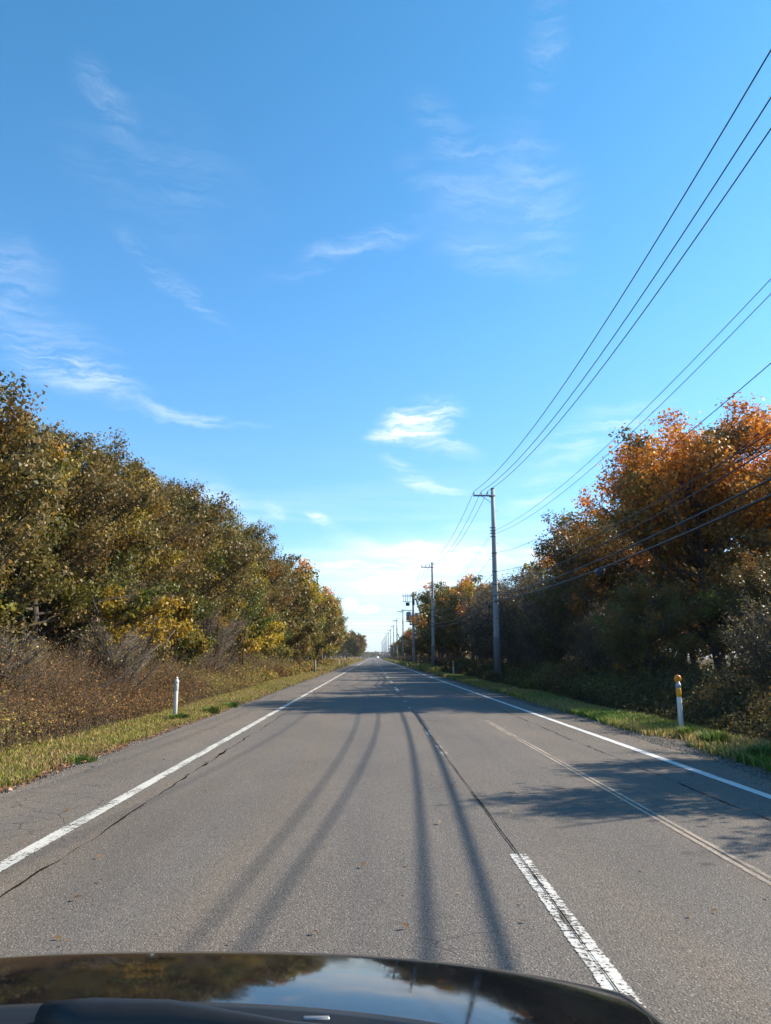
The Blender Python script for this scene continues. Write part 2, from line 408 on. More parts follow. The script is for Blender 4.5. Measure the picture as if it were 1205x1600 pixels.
def tree_proto(seed, H, zb, Rr, nclump, nleaf, lsize, clump_r, zones, bark=None, stems=1, twig=1.0, bare=0.0, fan=False):
    """trunk mesh and crown mesh of one tree. zones(z01, r) -> palette name for a clump"""
    r = np.random.default_rng(seed); mb = MB()
    trunks = []
    for s in range(stems):
        a = r.uniform(0, 6.28); sp = (0.12 + .35 * s * .5) if stems > 1 else 0
        base = np.array([math.cos(a) * sp, math.sin(a) * sp, -.25]); top = np.array([math.cos(a) * sp * 4 + r.normal(0, .3), math.sin(a) * sp * 4 + r.normal(0, .3), H * r.uniform(.74, .86)])
        k = 9; t = np.linspace(0, 1, k)[:, None]; pts = base + (top - base) * t
        pts[:, :2] += np.cumsum(r.normal(0, .10, (k, 2)), 0) * np.minimum(1, t * 3)
        r0 = (0.020 * H + .02) / math.sqrt(stems) * r.uniform(.8, 1.1)
        rad = r0 * (1.25 - 1.1 * t[:, 0]) ; rad[0] *= 1.5; rad = np.maximum(rad, .015)
        mb.tube(pts, rad, 8); trunks.append((pts, rad))
    # clump centres in a lumpy ellipsoid
    cz = (zb + H) / 2; hz = (H - zb) / 2
    C = []
    dirs = r.normal(0, 1, (6, 3)); dirs /= np.linalg.norm(dirs, axis=1)[:, None]; amp = r.uniform(-.22, .28, 6)
    while len(C) < nclump:
        d = r.normal(0, 1, 3); d /= np.linalg.norm(d)
        lump = 1 + (np.maximum(0, dirs @ d) ** 3 * amp).sum()
        q = r.uniform() ** .42
        flat = .86 if d[2] > 0 else 1.0
        p = np.array([d[0] * Rr, d[1] * Rr, d[2] * hz * flat]) * q * lump + np.array([0, 0, cz])
        if p[2] < zb * .9: continue
        C.append(p)
    C = np.array(C); V = []; F = []; T = []; nv = 0; TA = []; TB = []
    for c in C:
        pts, rad = trunks[r.integers(len(trunks))]
        hd = math.hypot(c[0], c[1]); za = max(zb * .85, min(c[2] - hd * .55, pts[-1][2] - .1))
        i = np.interp(za, pts[:, 2], np.arange(len(pts))); lo = int(min(i, len(pts) - 2)); fr = i - lo
        a = pts[lo] * (1 - fr) + pts[lo + 1] * fr; ra = rad[lo] * .5
        m = (a + c) / 2 + np.array([0, 0, -.12 * hd]) + r.normal(0, .15, 3)
        if fan:
            a = pts[1] * .6 + pts[0] * .4 + np.array([0, 0, .15]); ra = .03
            m = a * .5 + c * .5 + np.array([-.18 * c[0], -.18 * c[1], .22 * c[2]]) + r.normal(0, .08, 3)
        tt = np.linspace(0, 1, 6)[:, None]; bz = a * (1 - tt) ** 2 + 2 * m * tt * (1 - tt) + c * tt ** 2; bz[1:-1] += r.normal(0, .06, (4, 3))
        mb.tube(bz, np.linspace(min(ra, .012 + .014 * hd), .010, 6), 5, cap=False)
        nt = int(14 * twig)
        e = r.normal(0, 1, (nt, 3)); e /= np.linalg.norm(e, axis=1)[:, None]; e *= clump_r * r.uniform(.55, 1.08, (nt, 1)); e[:, 2] *= .75
        st = bz[r.integers(2, 6, nt)]
        TA.append(st); TB.append(c + e)
        # leaves: mostly round twig lines, partly loose
        z01 = (c[2] - zb) / (H - zb); pal = zones(z01, r)
        n = int(nleaf * r.uniform(.55, 1.35)); 
        if r.uniform() < bare: n = int(n * .15)
        w_ = r.integers(0, nt, n); u = 1.0 - .85 * r.uniform(0, 1, (n, 1)) ** 1.4
        pos = st[w_] * (1 - u) + (c + e)[w_] * u + r.normal(0, clump_r * .19, (n, 3)) * np.array([1, 1, .8])
        out = (pos - np.array([0, 0, cz])) / np.array([Rr, Rr, hz]); out = out * .35 + (pos - c) / clump_r * .75 + np.array([0, 0, .25])
        v, f = leaves(pos, lsize, out, r)
        base = pick(PAL[pal], 1, r)[0]; col = pick(PAL[pal], n, r) * .55 + base * .45
        col = col * r.uniform(.65, 1.4, (n, 1))
        V.append(v); F.append(f + nv); nv += len(v); T.append(np.repeat(col, 4, 0))
    TA = np.concatenate(TA); TB = np.concatenate(TB)
    tv, tf = twigs(TA, TB, .009, r)
    base_n = mb.n; mb.V.append(tv); mb.F.setdefault(3, []).extend((tf + base_n).tolist()); mb.n += len(tv)
    # finer twigs poking out of the crown
    trunk = mb.mesh('trunk', bark or M_BARK, True)
    crown = mesh_np('crown', np.concatenate(V), np.concatenate(F), M_LEAF, np.concatenate(T))
    return trunk, crown

def zone_high(t, r):
    if r.uniform() < .14: return ['yellow', 'olive', 'dark'][r.integers(3)]
    t += r.normal(0, .10)
    return 'dark' if t < .08 else ('rust' if t < .40 else 'orange')
def zone(lowp, midp, topp, mixp=.25, alt=None):
    def z(t, r):
        if alt and r.uniform() < mixp: return alt[r.integers(len(alt))]
        t += r.normal(0, .12)
        return lowp if t < .33 else (midp if t < .74 else topp)
    return z

PROTO = {}
def P(name, *a, **k): PROTO[name] = (tree_proto(*a, **k), a[1], a[3])
#            seed  H   zb   R  clumps leaves size  clump_r
P('oak1', 11, 8.8, 1.5, 3.3, 150, 569, 0.092, 0.59, zone('olive', 'olive', 'brown', .18, ['yellow', 'rust', 'green']))
P('oak2', 12, 9.0, 1.9, 3.1, 142, 569, 0.092, 0.59, zone('green', 'olive', 'olive', .22, ['brown', 'yellow', 'dark']), stems=2)
P('oak3', 13, 8.4, 1.3, 3.4, 150, 552, 0.096, 0.63, zone('olive', 'brown', 'brown', .20, ['olive', 'yellow', 'green']), stems=2)
P('oak4', 14, 9.2, 2.2, 3.0, 136, 552, 0.092, 0.59, zone('brown', 'olive', 'brown', .18, ['yellow', 'dark', 'rust']))
P('orange1', 21, 9.6, 1.8, 4.1, 237, 517, 0.096, 0.63, zone_high, stems=2)
P('orange2', 22, 8.8, 1.6, 3.2, 136, 482, 0.096, 0.59, zone_high)
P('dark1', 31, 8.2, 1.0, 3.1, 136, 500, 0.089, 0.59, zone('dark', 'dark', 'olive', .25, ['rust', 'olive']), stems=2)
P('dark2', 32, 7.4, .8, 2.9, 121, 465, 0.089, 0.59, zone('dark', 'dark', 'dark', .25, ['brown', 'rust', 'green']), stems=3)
P('yellow1', 41, 4.4, .9, 1.7, 46, 240, .12, .46, zone('olive', 'yellow', 'yellow', .30, ['green', 'olive']), stems=2)
P('green1', 42, 4.8, .8, 1.9, 50, 260, .12, .48, zone('green', 'green', 'green', .15, ['yellow']), stems=2)
P('bare1', 51, 6.6, .9, 2.5, 80, 90, .085, .62, zone('grey', 'grey', 'grey', .15, ['olive']), bark=M_BARKG, stems=4, twig=2.6, bare=.25, fan=True)
P('bare2', 52, 5.6, .6, 2.3, 75, 100, .085, .58, zone('grey', 'grey', 'brown', .2, ['olive']), bark=M_BARKG, stems=5, twig=2.6, bare=.2, fan=True)
P('bush1', 53, 2.6, .3, 1.2, 40, 60, .06, .36, zone('grey', 'grey', 'grey', .2, ['yellow']), bark=M_BARKG, stems=5, twig=2.6, fan=True)
# farther, plainer copies
P('far1', 61, 8.8, 1.4, 3.3, 70, 289, 0.187, .75, zone('olive', 'olive', 'yellow', .3, ['green', 'orange', 'brown']))
P('far2', 62, 9.0, 1.6, 3.2, 70, 289, 0.187, .75, zone('green', 'olive', 'olive', .25, ['brown', 'yellow']))
P('far3', 63, 9.0, 1.3, 3.2, 70, 289, 0.187, .75, zone('yellow', 'yellow', 'orange', .25, ['olive', 'green', 'yellow']))
P('fardark', 64, 8.8, 1.0, 3.3, 70, 306, 0.187, .75, zone('dark', 'olive', 'olive', .3, ['rust', 'green', 'yellow']))
P('fargold', 65, 9.2, 1.4, 3.4, 75, 306, 0.178, .75, zone('dark', 'olive', 'yellow', .35, ['orange', 'olive']))

def put(proto, x, y, h, label, group=None, name='oak_tree', cat='tree', wide=1.0, rz=None):
    (tr, cr), H, _ = PROTO[proto]
    e = empty(name, (x, y, -.03), random.Random(int(x * 31 + y * 57 + h * 13)).uniform(0, 6.28) if rz is None else rz); s = h / H
    e.scale = (s * wide, s * wide, s)
    link('trunk', tr, e); link('crown', cr, e)
    return tag(e, label, cat, group)

# ------------------------------------------------------------------ ground and road
def grid_sheet(name, xs, ys, zf, m):
    X, Y = np.meshgrid(xs, ys); Z = zf(X, Y)
    V = np.stack([X, Y, Z], -1).reshape(-1, 3); nx, ny = len(xs), len(ys)
    i = (np.arange(ny - 1)[:, None] * nx + np.arange(nx - 1)[None, :]).ravel()
    return mesh_np(name, V, np.stack([i, i + 1, i + 1 + nx, i + nx], 1), m, None, True)

def gz(X, Y):
    d = np.maximum(np.abs(X - .6) - 4.9, 0)
    near = np.clip((60 - np.abs(X)) / 60, 0, 1) * np.clip((700 - Y) / 300, 0, 1)
    return -.035 + (np.minimum(d, 1) * .02 + smoothnoise(X * .5, Y * .5, 3) * .05 * np.minimum(d / 2, 1)) * near
xs = np.concatenate([[-9000, -3000, -900, -300, -120], np.linspace(-60, -4.2, 60), np.linspace(-3, 5, 5), np.linspace(5.4, 60, 60), [120, 300, 900, 3000, 9000]])
ys = np.concatenate([[-800, -200, -60], np.linspace(-20, 160, 181), np.linspace(170, 900, 60), [1500, 3000, 6000, 9000, 14000]])
tag(link('ground', grid_sheet('ground', xs, ys, gz, M_GROUND)), kind='structure')

def strip(name, ys, x0f, x1f, z, m, nx=2):
    ys = np.asarray(ys); a = x0f(ys); b = x1f(ys); t = np.linspace(0, 1, nx)
    X = a[:, None] * (1 - t) + b[:, None] * t; Y = np.repeat(ys[:, None], nx, 1); Z = np.full_like(X, z) if np.isscalar(z) else z(X, Y)
    V = np.stack([X, Y, Z], -1).reshape(-1, 3); ny = len(ys)
    i = (np.arange(ny - 1)[:, None] * nx + np.arange(nx - 1)[None, :]).ravel()
    return tag(link(name, mesh_np(name, V, np.stack([i, i + 1, i + 1 + nx, i + nx], 1), m)), kind='structure')
def rough(seed, amp, fr=1.0): return lambda y: amp * (smoothnoise(y * 1.7 * fr, y * .3 + 5, seed) + .6 * smoothnoise(y * 7 * fr, y, seed + 1) + .35 * smoothnoise(y * 23 * fr, y, seed + 2))
yr = np.concatenate([np.arange(-12, 60, .08), np.arange(60, 200, .5), np.arange(200, 1400, 10)])
nl, nr, nsl, nsr = rough(1, .05), rough(5, .07), rough(9, .10), rough(13, .10)
strip('verge_gravel', yr, lambda y: -4.35 + nsl(y), lambda y: 5.35 + nsr(y), -.012, M_GRAVEL)
strip('road_shoulder', yr, lambda y: -3.86 + nl(y), lambda y: 4.62 + nr(y), -.004, M_SHOULDER)
crkL = lambda y: -2.20 + .035 * smoothnoise(y * 1.1, y * .2, 21) + .02 * smoothnoise(y * 5, y, 22)
crkR = lambda y: 3.42 + .05 * smoothnoise(y * .9, y * .2, 25) + .02 * smoothnoise(y * 5, y, 26)
strip('road', yr, lambda y: crkL(y), lambda y: 4.30 + .02 * smoothnoise(y, y, 4), 0.0, M_ROAD)

ye = np.arange(-12, 1200, 1.0)
M_P1 = paint('paint_left', (.56, .545, .49), .425, .49, -2.52, .085)
M_P2 = paint('paint_right', (.64, .64, .61), .36, .43, 4.04, .08)
M_P3 = paint('paint_centre', (.60, .585, .54), .44, .51, 1.05, .085)
M_P4 = paint('paint_centre_worn', (.64, .63, .58), .515, .57, 1.05, .085)
M_P5 = paint('ground_off_paint', (.42, .34, .26), .28, .60, 2.53, .07)
strip('edge_line', ye, lambda y: -2.605 + 0 * y, lambda y: -2.435 + 0 * y, .004, M_P1)
strip('edge_line', ye, lambda y: 3.96 + 0 * y, lambda y: 4.12 + 0 * y, .004, M_P2)
strip('erased_line', np.arange(-5, 17.5, .5), lambda y: 2.45 + 0 * y, lambda y: 2.515 + 0 * y, .004, M_P5)
strip('erased_line', np.arange(-5, 17.5, .5), lambda y: 2.545 + 0 * y, lambda y: 2.60 + 0 * y, .004, M_P5)
for k in range(60):
    y0 = 0.67 + 10 * k
    strip('centre_dash', np.array([y0, y0 + 2.5, y0 + 5.0]), lambda y: .965 + 0 * y, lambda y: 1.135 + 0 * y, .004, M_P4 if k in (1, 2) else M_P3)

mblack, t, out = mat('crack_black')  # matte near-black colour of the road cracks and centre seam
b = t.new('ShaderNodeBsdfPrincipled', ins={'Base Color': (.012, .011, .010, 1), 'Roughness': 1.0, 'Specular IOR Level': 0.0}); t.l.new(b.outputs[0], out.inputs[0])
def crack(ys, xf, wf, z=.006): strip('road_crack', ys, lambda y: xf(y) - wf(y) / 2, lambda y: xf(y) + wf(y) / 2, z, mblack)
wv_ = lambda base, amp, sd, fr=3: (lambda y: np.maximum(.0015, base + amp * smoothnoise(y * fr, y * .5, sd) + amp * .7 * smoothnoise(y * fr * 6, y, sd + 1)))
_w = wv_(.010, .012, 31)
crack(np.arange(-2, 70, .06), crkL, lambda y: _w(y) + .05 * np.exp(-((y - 11.3) / .16) ** 2) + .03 * np.exp(-((y - 10.2) / .12) ** 2) + .03 * np.exp(-((y - 9.1) / .1) ** 2))
crack(np.arange(-2, 200, .10), lambda y: 1.05 + .006 * smoothnoise(y * 2, y, 33), wv_(.009, .006, 34), .009)
crack(np.arange(5.2, 40, .06), crkR, wv_(.009, .013, 36))
for (yy, x0, x1, sd) in ((49.5, -2.4, 1.0, 41), (16.9, 1.05, 1.5, 43), (27.5, -2.2, .9, 44), (33, 1.1, 4.0, 46)):
    X = np.arange(x0, x1, .05); Yc = yy + .06 * smoothnoise(X * 3, X, sd) + .03 * smoothnoise(X * 11, X, sd + 1)
    V = np.concatenate([np.stack([X, Yc - .012, X * 0 + .006], 1), np.stack([X, Yc + .012, X * 0 + .006], 1)]); n = len(X); i = np.arange(n - 1)
    tag(link('road_crack', mesh_np('road_crack', V, np.stack([i, i + 1, i + 1 + n, i + n], 1), mblack)), kind='structure')

# loose stones and broken asphalt along both edges
def stones(name, n, xf, r, smin, smax):
    Y = 2.5 + (r.uniform(0, 1, n) ** 1.7) * 60; X = xf(Y, n); S = r.uniform(smin, smax, n) * (1 + Y / 60)
    ang = r.uniform(0, 6.28, (n, 1)) + np.arange(5) * 1.2566; rr = S[:, None] * r.uniform(.6, 1.1, (n, 5))
    V = np.zeros((n, 10, 3)); V[:, :5, 0] = X[:, None] + np.cos(ang) * rr; V[:, :5, 1] = Y[:, None] + np.sin(ang) * rr; V[:, :5, 2] = -.014
    V[:, 5:, 0] = X[:, None] + np.cos(ang) * rr * .6; V[:, 5:, 1] = Y[:, None] + np.sin(ang) * rr * .6; V[:, 5:, 2] = (S * r.uniform(.35, .8, n))[:, None] - .005
    i = np.arange(n)[:, None] * 10
    q = np.concatenate([i + np.array([[j, (j + 1) % 5, 5 + (j + 1) % 5, 5 + j]]) for j in range(5)])
    return link(name, mesh_np(name, V.reshape(-1, 3), [q, i + np.array([[5, 6, 7, 8, 9]])], M_STONE))
rs = np.random.default_rng(77)
tag(stones('loose_gravel', 5000, lambda Y, n: -3.95 + nl(Y) + rs.normal(0, .16, n), rs, .004, .015), 'grey loose stones and asphalt crumbs along the left road edge', 'gravel', kind='stuff')
tag(stones('loose_gravel', 6000, lambda Y, n: 4.85 + nr(Y) + rs.normal(0, .24, n), rs, .004, .016), 'dark loose stones and asphalt crumbs along the right road edge', 'gravel', kind='stuff')

# ------------------------------------------------------------------ grass verges and undergrowth
def grass(name, n, x0, x1, y0, y1, hmin, hmax, side, seed, power=2.0):
    r = np.random.default_rng(seed)
    Y = y0 + (r.uniform(0, 1, n) ** power) * (y1 - y0); u = r.uniform(0, 1, n)
    X = x0 + (x1 - x0) * u + (nsl(Y) if side < 0 else nsr(Y))
    pt = smoothnoise(X * 1.1, Y * .7, seed); pt2 = smoothnoise(X * .6 + 9, Y * .33, seed + 3)
    keep = (pt + 1.1 - np.abs(u - .5) * .6) > r.uniform(0, .9, n); X, Y, pt, pt2, u = X[keep], Y[keep], pt[keep], pt2[keep], u[keep]; n = len(X)
    k = 1 + Y / 22
    H = r.uniform(hmin, hmax, n) * (.75 + .5 * (pt2 + .5)) * np.minimum(k ** .3, 1.6); W = r.uniform(.004, .008, n) * k
    a = r.uniform(0, 6.28, n); ln = r.normal(0, .45, (n, 2)) * H[:, None]
    V = np.zeros((n, 5, 3)); c, s = np.cos(a) * W, np.sin(a) * W
    V[:, 0] = np.stack([X - c, Y - s, X * 0 - .03], 1); V[:, 1] = np.stack([X + c, Y + s, X * 0 - .03], 1)
    V[:, 2] = np.stack([X + c * .8 + ln[:, 0] * .4, Y + s * .8 + ln[:, 1] * .4, H * .6], 1); V[:, 3] = np.stack([X - c * .8 + ln[:, 0] * .4, Y - s * .8 + ln[:, 1] * .4, H * .6], 1)
    V[:, 4] = np.stack([X + ln[:, 0], Y + ln[:, 1], H], 1)
    i = np.arange(n)[:, None] * 5
    green = np.array([.11, .21, .03]); yel = np.array([.27, .28, .05]); straw = np.array([.42, .31, .14])
    m1 = np.clip(pt2 * 1.9 + .62 - (np.clip((Y - 16) / 25, 0, .55) if side < 0 else np.clip((Y - 30) / 60, 0, .4)) + r.normal(0, .25, n), 0, 1)[:, None]; m2 = (r.uniform(0, 1, n) < np.clip(.22 + (.30 * (u - .55) if side < 0 else 0) + (np.clip(Y / 90, 0, .3)) - pt * .35, .05, .8))[:, None]
    col = (green * m1 + yel * (1 - m1)) * (~m2) + straw * m2; col = col * r.uniform(.6, 1.35, (n, 1))
    me = mesh_np(name, V.reshape(-1, 3), [i + np.array([[0, 1, 2, 3]]), i + np.array([[3, 2, 4]])], M_GRASS, np.repeat(col, 5, 0))
    return link(name, me)
tag(grass('grass_verge', 170000, -5.9, -4.0, 3, 75, .02, .12, -1, 101), 'green and straw coloured grass along the left edge of the road', 'grass', kind='stuff')
tag(grass('grass_verge', 22000, -6.8, -4.1, 70, 330, .12, .35, -1, 103, 1.5), 'pale dry grass strip far along the left road edge', 'grass', kind='stuff')
tag(grass('grass_verge', 120000, 4.98, 6.3, 4, 75, .04, .13, 1, 105), 'green grass strip along the right edge of the road below the dark thicket', 'grass', kind='stuff')
tag(grass('grass_verge', 18000, 5.0, 6.6, 70, 330, .12, .4, 1, 107, 1.5), 'dry grass strip far along the right road edge under the poles', 'grass', kind='stuff')

def tuft(x, y, h, n, seed, lb):
    r = np.random.default_rng(seed); a = r.uniform(0, 6.28, n); q = r.uniform(0, 1, n) ** .7 * .24; L = h * r.uniform(.6, 1.1, n); ln = r.uniform(.1, .75, n)
    bx, by = np.cos(a) * q, np.sin(a) * q; W = .006; V = np.zeros((n, 5, 3)); ca, sa = -np.sin(a) * W, np.cos(a) * W
    V[:, 0] = np.stack([bx - ca, by - sa, a * 0 - .03], 1); V[:, 1] = np.stack([bx + ca, by + sa, a * 0 - .03], 1)
    mx, my = bx + np.cos(a) * L * ln * .4, by + np.sin(a) * L * ln * .4
    V[:, 2] = np.stack([mx + ca, my + sa, L * .65], 1); V[:, 3] = np.stack([mx - ca, my - sa, L * .65], 1); V[:, 4] = np.stack([bx + np.cos(a) * L * ln, by + np.sin(a) * L * ln, L * (1 - ln * .35)], 1)
    i = np.arange(n)[:, None] * 5; col = np.array([.09, .15, .03]) * r.uniform(.5, 1.7, (n, 1))
    tag(link('grass_tuft', mesh_np('grass_tuft', V.reshape(-1, 3), [i + np.array([[0, 1, 2, 3]]), i + np.array([[3, 2, 4]])], M_GRASS, np.repeat(col, 5, 0)), None, (x, y, 0)), lb, 'grass tuft')
tuft(-4.05, 19.2, .20, 300, 1, 'dark green grass tuft at the asphalt edge just beyond the white post')
tuft(-4.0, 21.5, .17, 260, 2, 'dark green grass tuft at the asphalt edge, farther than the first one')
tuft(-4.35, 17.2, .18, 300, 3, 'dark green grass tuft at the foot of the white marker post')
tuft(-4.0, 10.6, .09, 220, 4, 'small bright green tuft beside the asphalt with a fallen red leaf')
tuft(5.5, 12.3, .26, 420, 5, 'green grass tuft in front of the amber banded post')
tuft(5.35, 10.4, .24, 420, 6, 'green grass tuft at the right picture edge')
tuft(5.7, 13.6, .22, 350, 7, 'green grass tuft at the foot of the amber banded post')

def litter(name, n, xr, y0, y1, pal, seed, size=.045):
    r = np.random.default_rng(seed); Y = y0 + r.uniform(0, 1, n) ** 1.8 * (y1 - y0); X = r.uniform(*xr, n)
    C = np.stack([X, Y, r.uniform(.004, .045, n) * (.5 if abs(xr[0]) < 4.5 else 1)], 1); v, f = leaves(C, size, np.array([0, 0, 3.0]), r, .3, .7)
    col = np.array(pal)[r.integers(0, len(pal), n)] * r.uniform(.6, 1.3, (n, 1))
    return link(name, mesh_np(name, v, f, M_DRY, np.repeat(col, 4, 0)))
tag(litter('fallen_leaves', 9000, (-6.2, -4.05), 4, 60, [(.34, .20, .09), (.42, .28, .13), (.25, .12, .05), (.36, .10, .05)], 111), 'brown and tan fallen leaves scattered over the left grass verge', 'fallen leaves', kind='stuff')
tag(litter('fallen_leaves', 5200, (-4.45, -3.85), 5, 30, [(.40, .24, .12), (.48, .32, .18), (.28, .14, .07), (.34, .17, .08)], 115, .05), 'tan leaf litter lying along the left asphalt edge', 'fallen leaves', kind='stuff')
tag(litter('fallen_leaves', 150, (-3.8, 4.4), 4, 45, [(.30, .18, .08), (.22, .12, .06), (.40, .26, .12)], 117, .04), 'a few dry leaves blown onto the road', 'fallen leaves', kind='stuff')
tag(litter('fallen_leaves', 6000, (5.0, 8.0), 5, 50, [(.30, .18, .06), (.20, .11, .05), (.40, .28, .05)], 113), 'brown and yellow fallen leaves on the right grass verge', 'fallen leaves', kind='stuff')

def thicket(name, n_st, x0, x1, y0, y1, hf, colf, lsize, nl_, seed, power=1.0, spread=.45):
    """a mass of stems each carrying small leaves"""
    r = np.random.default_rng(seed)
    Y = y0 + r.uniform(0, 1, n_st) ** power * (y1 - y0); X = x0 + (x1 - x0) * r.uniform(0, 1, n_st)
    H = hf(X, Y) * r.uniform(.6, 1.15, n_st)
    A = np.stack([X, Y, X * 0 - .03], 1); B = A + np.stack([r.normal(0, spread * .5, n_st) * H, r.normal(0, spread * .5, n_st) * H, H], 1)
    k = 1 + Y / 40
    # side shoots
    ns = 5; ia = np.repeat(np.arange(n_st), ns); u = r.uniform(.3, .9, n_st * ns)[:, None]; sa = A[ia] * (1 - u) + B[ia] * u
    sb = sa + np.stack([r.normal(0, .22, n_st * ns), r.normal(0, .22, n_st * ns), r.uniform(.05, .4, n_st * ns)], 1) * H[ia][:, None] * .8
    v1, f1_ = twigs(A, B, .006, r); v2, f2_ = twigs(sa, sb, .0035, r)
    n = n_st * nl_; il = r.integers(0, n_st * ns, n); u = r.uniform(.2, 1.1, n)[:, None]
    pos = sa[il] * (1 - u) + sb[il] * u + r.normal(0, .05, (n, 3)); pos[:, 2] = np.maximum(pos[:, 2], .02)
    v3, f3_ = leaves(pos, lsize * (1 + pos[:, 1:2].ravel() / 45), np.array([.3 * (-1 if x0 > 0 else 1), -.3, .5]), r)
    c3 = colf(pos[:, 0], pos[:, 1], pos[:, 2], r) * r.uniform(.6, 1.4, (n, 1))
    tw = np.array([.10, .075, .055])
    V = np.concatenate([v1, v2, v3]); T = np.concatenate([np.tile(tw, (len(v1), 1)), np.tile(tw * 1.1, (len(v2), 1)), np.repeat(c3, 4, 0)])
    return link(name, mesh_np(name, V, [np.concatenate([f1_, f2_ + len(v1)]), f3_ + len(v1) + len(v2)], M_DRY, T))
def pal_blend(a, b_, thr):
    a = np.array(a); b_ = np.array(b_)
    def f(X, Y, Z, r):
        n = len(X); m = (smoothnoise(X * .9, Y * .35, 61) + thr(Y) + r.normal(0, .25, n)) > 0
        return np.where(m[:, None], a[r.integers(0, len(a), n)], b_[r.integers(0, len(b_), n)])
    return f
BR = [(.18, .080, .028), (.22, .10, .030), (.12, .065, .032), (.24, .13, .04), (.15, .095, .035)]
YG = [(.30, .23, .05), (.22, .20, .045), (.36, .27, .07), (.16, .16, .04), (.30, .15, .04)]
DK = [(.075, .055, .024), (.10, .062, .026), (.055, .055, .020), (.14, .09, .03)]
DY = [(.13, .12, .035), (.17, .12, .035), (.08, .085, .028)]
hl = lambda X, Y: (.66 + .90 * np.clip((-5.5 - X) / 2.0, -.2, 1) + .42 * smoothnoise(X * 1.6, Y * .9, 71)) * np.clip(1.05 - Y / 130, .55, 1)
tag(thicket('undergrowth', 14000, -8.8, -5.25, 3.5, 36, hl, pal_blend(BR, YG, lambda Y: .85 - Y / 34), .028, 17, 201, 1.2, .28), 'reddish brown waist high undergrowth between the left grass verge and the trees', 'undergrowth', kind='stuff')
tag(thicket('undergrowth', 2600, -8.8, -6.1, 4, 60, lambda X, Y: 1.55 + .3 * smoothnoise(X, Y, 75), pal_blend(BR, YG, lambda Y: .8 - Y / 50), .026, 12, 211, 1.1, .28), 'thin upright brown stems standing above the left undergrowth', 'undergrowth', kind='stuff')
tag(thicket('undergrowth', 3200, -8.8, -5.6, 34, 135, hl, pal_blend(YG, BR, lambda Y: .35), .05, 24, 203, 1.2), 'yellow green low undergrowth farther along the left tree line', 'undergrowth', kind='stuff')
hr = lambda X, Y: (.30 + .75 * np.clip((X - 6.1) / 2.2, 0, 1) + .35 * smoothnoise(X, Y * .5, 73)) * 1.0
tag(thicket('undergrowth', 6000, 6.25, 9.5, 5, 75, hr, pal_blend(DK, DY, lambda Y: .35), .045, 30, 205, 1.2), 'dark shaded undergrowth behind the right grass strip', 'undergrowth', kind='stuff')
tag(thicket('undergrowth', 1600, 6.2, 8.5, 75, 330, lambda X, Y: 1.3 + 0 * X, pal_blend([(.34, .25, .14), (.26, .17, .09)], DK, lambda Y: .1), .05, 18, 207, 1.2), 'pale dry reeds far along the right tree line', 'undergrowth', kind='stuff')
tag(thicket('undergrowth', 1500, -7.5, -4.6, 130, 330, lambda X, Y: .9 + 0 * X, pal_blend([(.42, .30, .17), (.34, .22, .12)], YG, lambda Y: .2), .05, 18, 209, 1.2), 'pale pinkish dry reeds far along the left road edge', 'undergrowth', kind='stuff')

# ------------------------------------------------------------------ trees
ORD = ['first', 'second', 'third', 'fourth', 'fifth', 'sixth', 'seventh', 'eighth', 'ninth', 'tenth', 'eleventh', 'twelfth', 'thirteenth', 'fourteenth', 'fifteenth', 'sixteenth', 'seventeenth', 'eighteenth', 'nineteenth', 'twentieth', 'twenty-first', 'twenty-second', 'twenty-third', 'twenty-fourth', 'twenty-fifth', 'twenty-sixth', 'twenty-seventh', 'twenty-eighth', 'twenty-ninth', 'thirtieth']
LOOK = {'oak1': 'olive brown oak with scattered yellow leaves', 'oak2': 'dark green to olive oak with forked trunk', 'oak3': 'brown oak with rusty red top', 'oak4': 'dull olive oak with bare lower trunk',
        'orange1': 'big oak with bright orange top', 'orange2': 'oak with orange upper leaves', 'dark1': 'shaded dark olive oak', 'dark2': 'shaded bushy dark green oak',
        'yellow1': 'small tree with golden yellow leaves', 'green1': 'small tree with fresh green leaves', 'bare1': 'grey twiggy half bare tree', 'bare2': 'low grey twiggy half bare tree', 'bush1': 'grey twiggy bush',
        'far1': 'olive and yellow tree', 'far2': 'green and olive tree', 'far3': 'golden orange tree', 'fardark': 'dark tree with rusty top', 'fargold': 'tree with golden olive top'}
# left front row (x, y, height, kind)
LEFT = [(-10.8, 6.0, 7.8, 'oak4'), (-11.4, 11.5, 8.6, 'oak1'), (-10.5, 16.6, 9.1, 'oak3'), (-10.3, 22.2, 9.3, 'oak2'), (-9.7, 27.2, 10.1, 'oak4'), (-9.8, 32.4, 10.4, 'oak3'),
        (-9.4, 37.5, 10.3, 'oak1'), (-9.3, 43.0, 10.1, 'oak2'), (-9.1, 49.0, 10.3, 'oak1'), (-9.0, 55.0, 10.6, 'oak4'), (-8.9, 61.5, 10.9, 'far2'), (-8.7, 68.0, 10.9, 'far1'), (-8.8, 75.0, 9.8, 'far2'),
        (-8.4, 82.0, 10.2, 'far1'), (-8.0, 89.0, 10.4, 'far1'), (-7.8, 97.0, 10.6, 'far2'), (-7.8, 105.0, 10.8, 'far1'), (-7.9, 114.0, 11.0, 'far3'), (-8.0, 123.0, 11.2, 'far1'), (-8.2, 133.0, 11.4, 'far3'), (-8.6, 144.0, 11.2, 'far3'), (-8.9, 155.0, 10.6, 'far3'), (-9.0, 164.0, 10.0, 'far3')]
for i, (x, y, h, k) in enumerate(LEFT):
    put(k, x, y, h, f'{LOOK[k]}, {ORD[i]} in the left front row', 'trees of the left front row', wide=(.93, .88, .95)[i % 3])
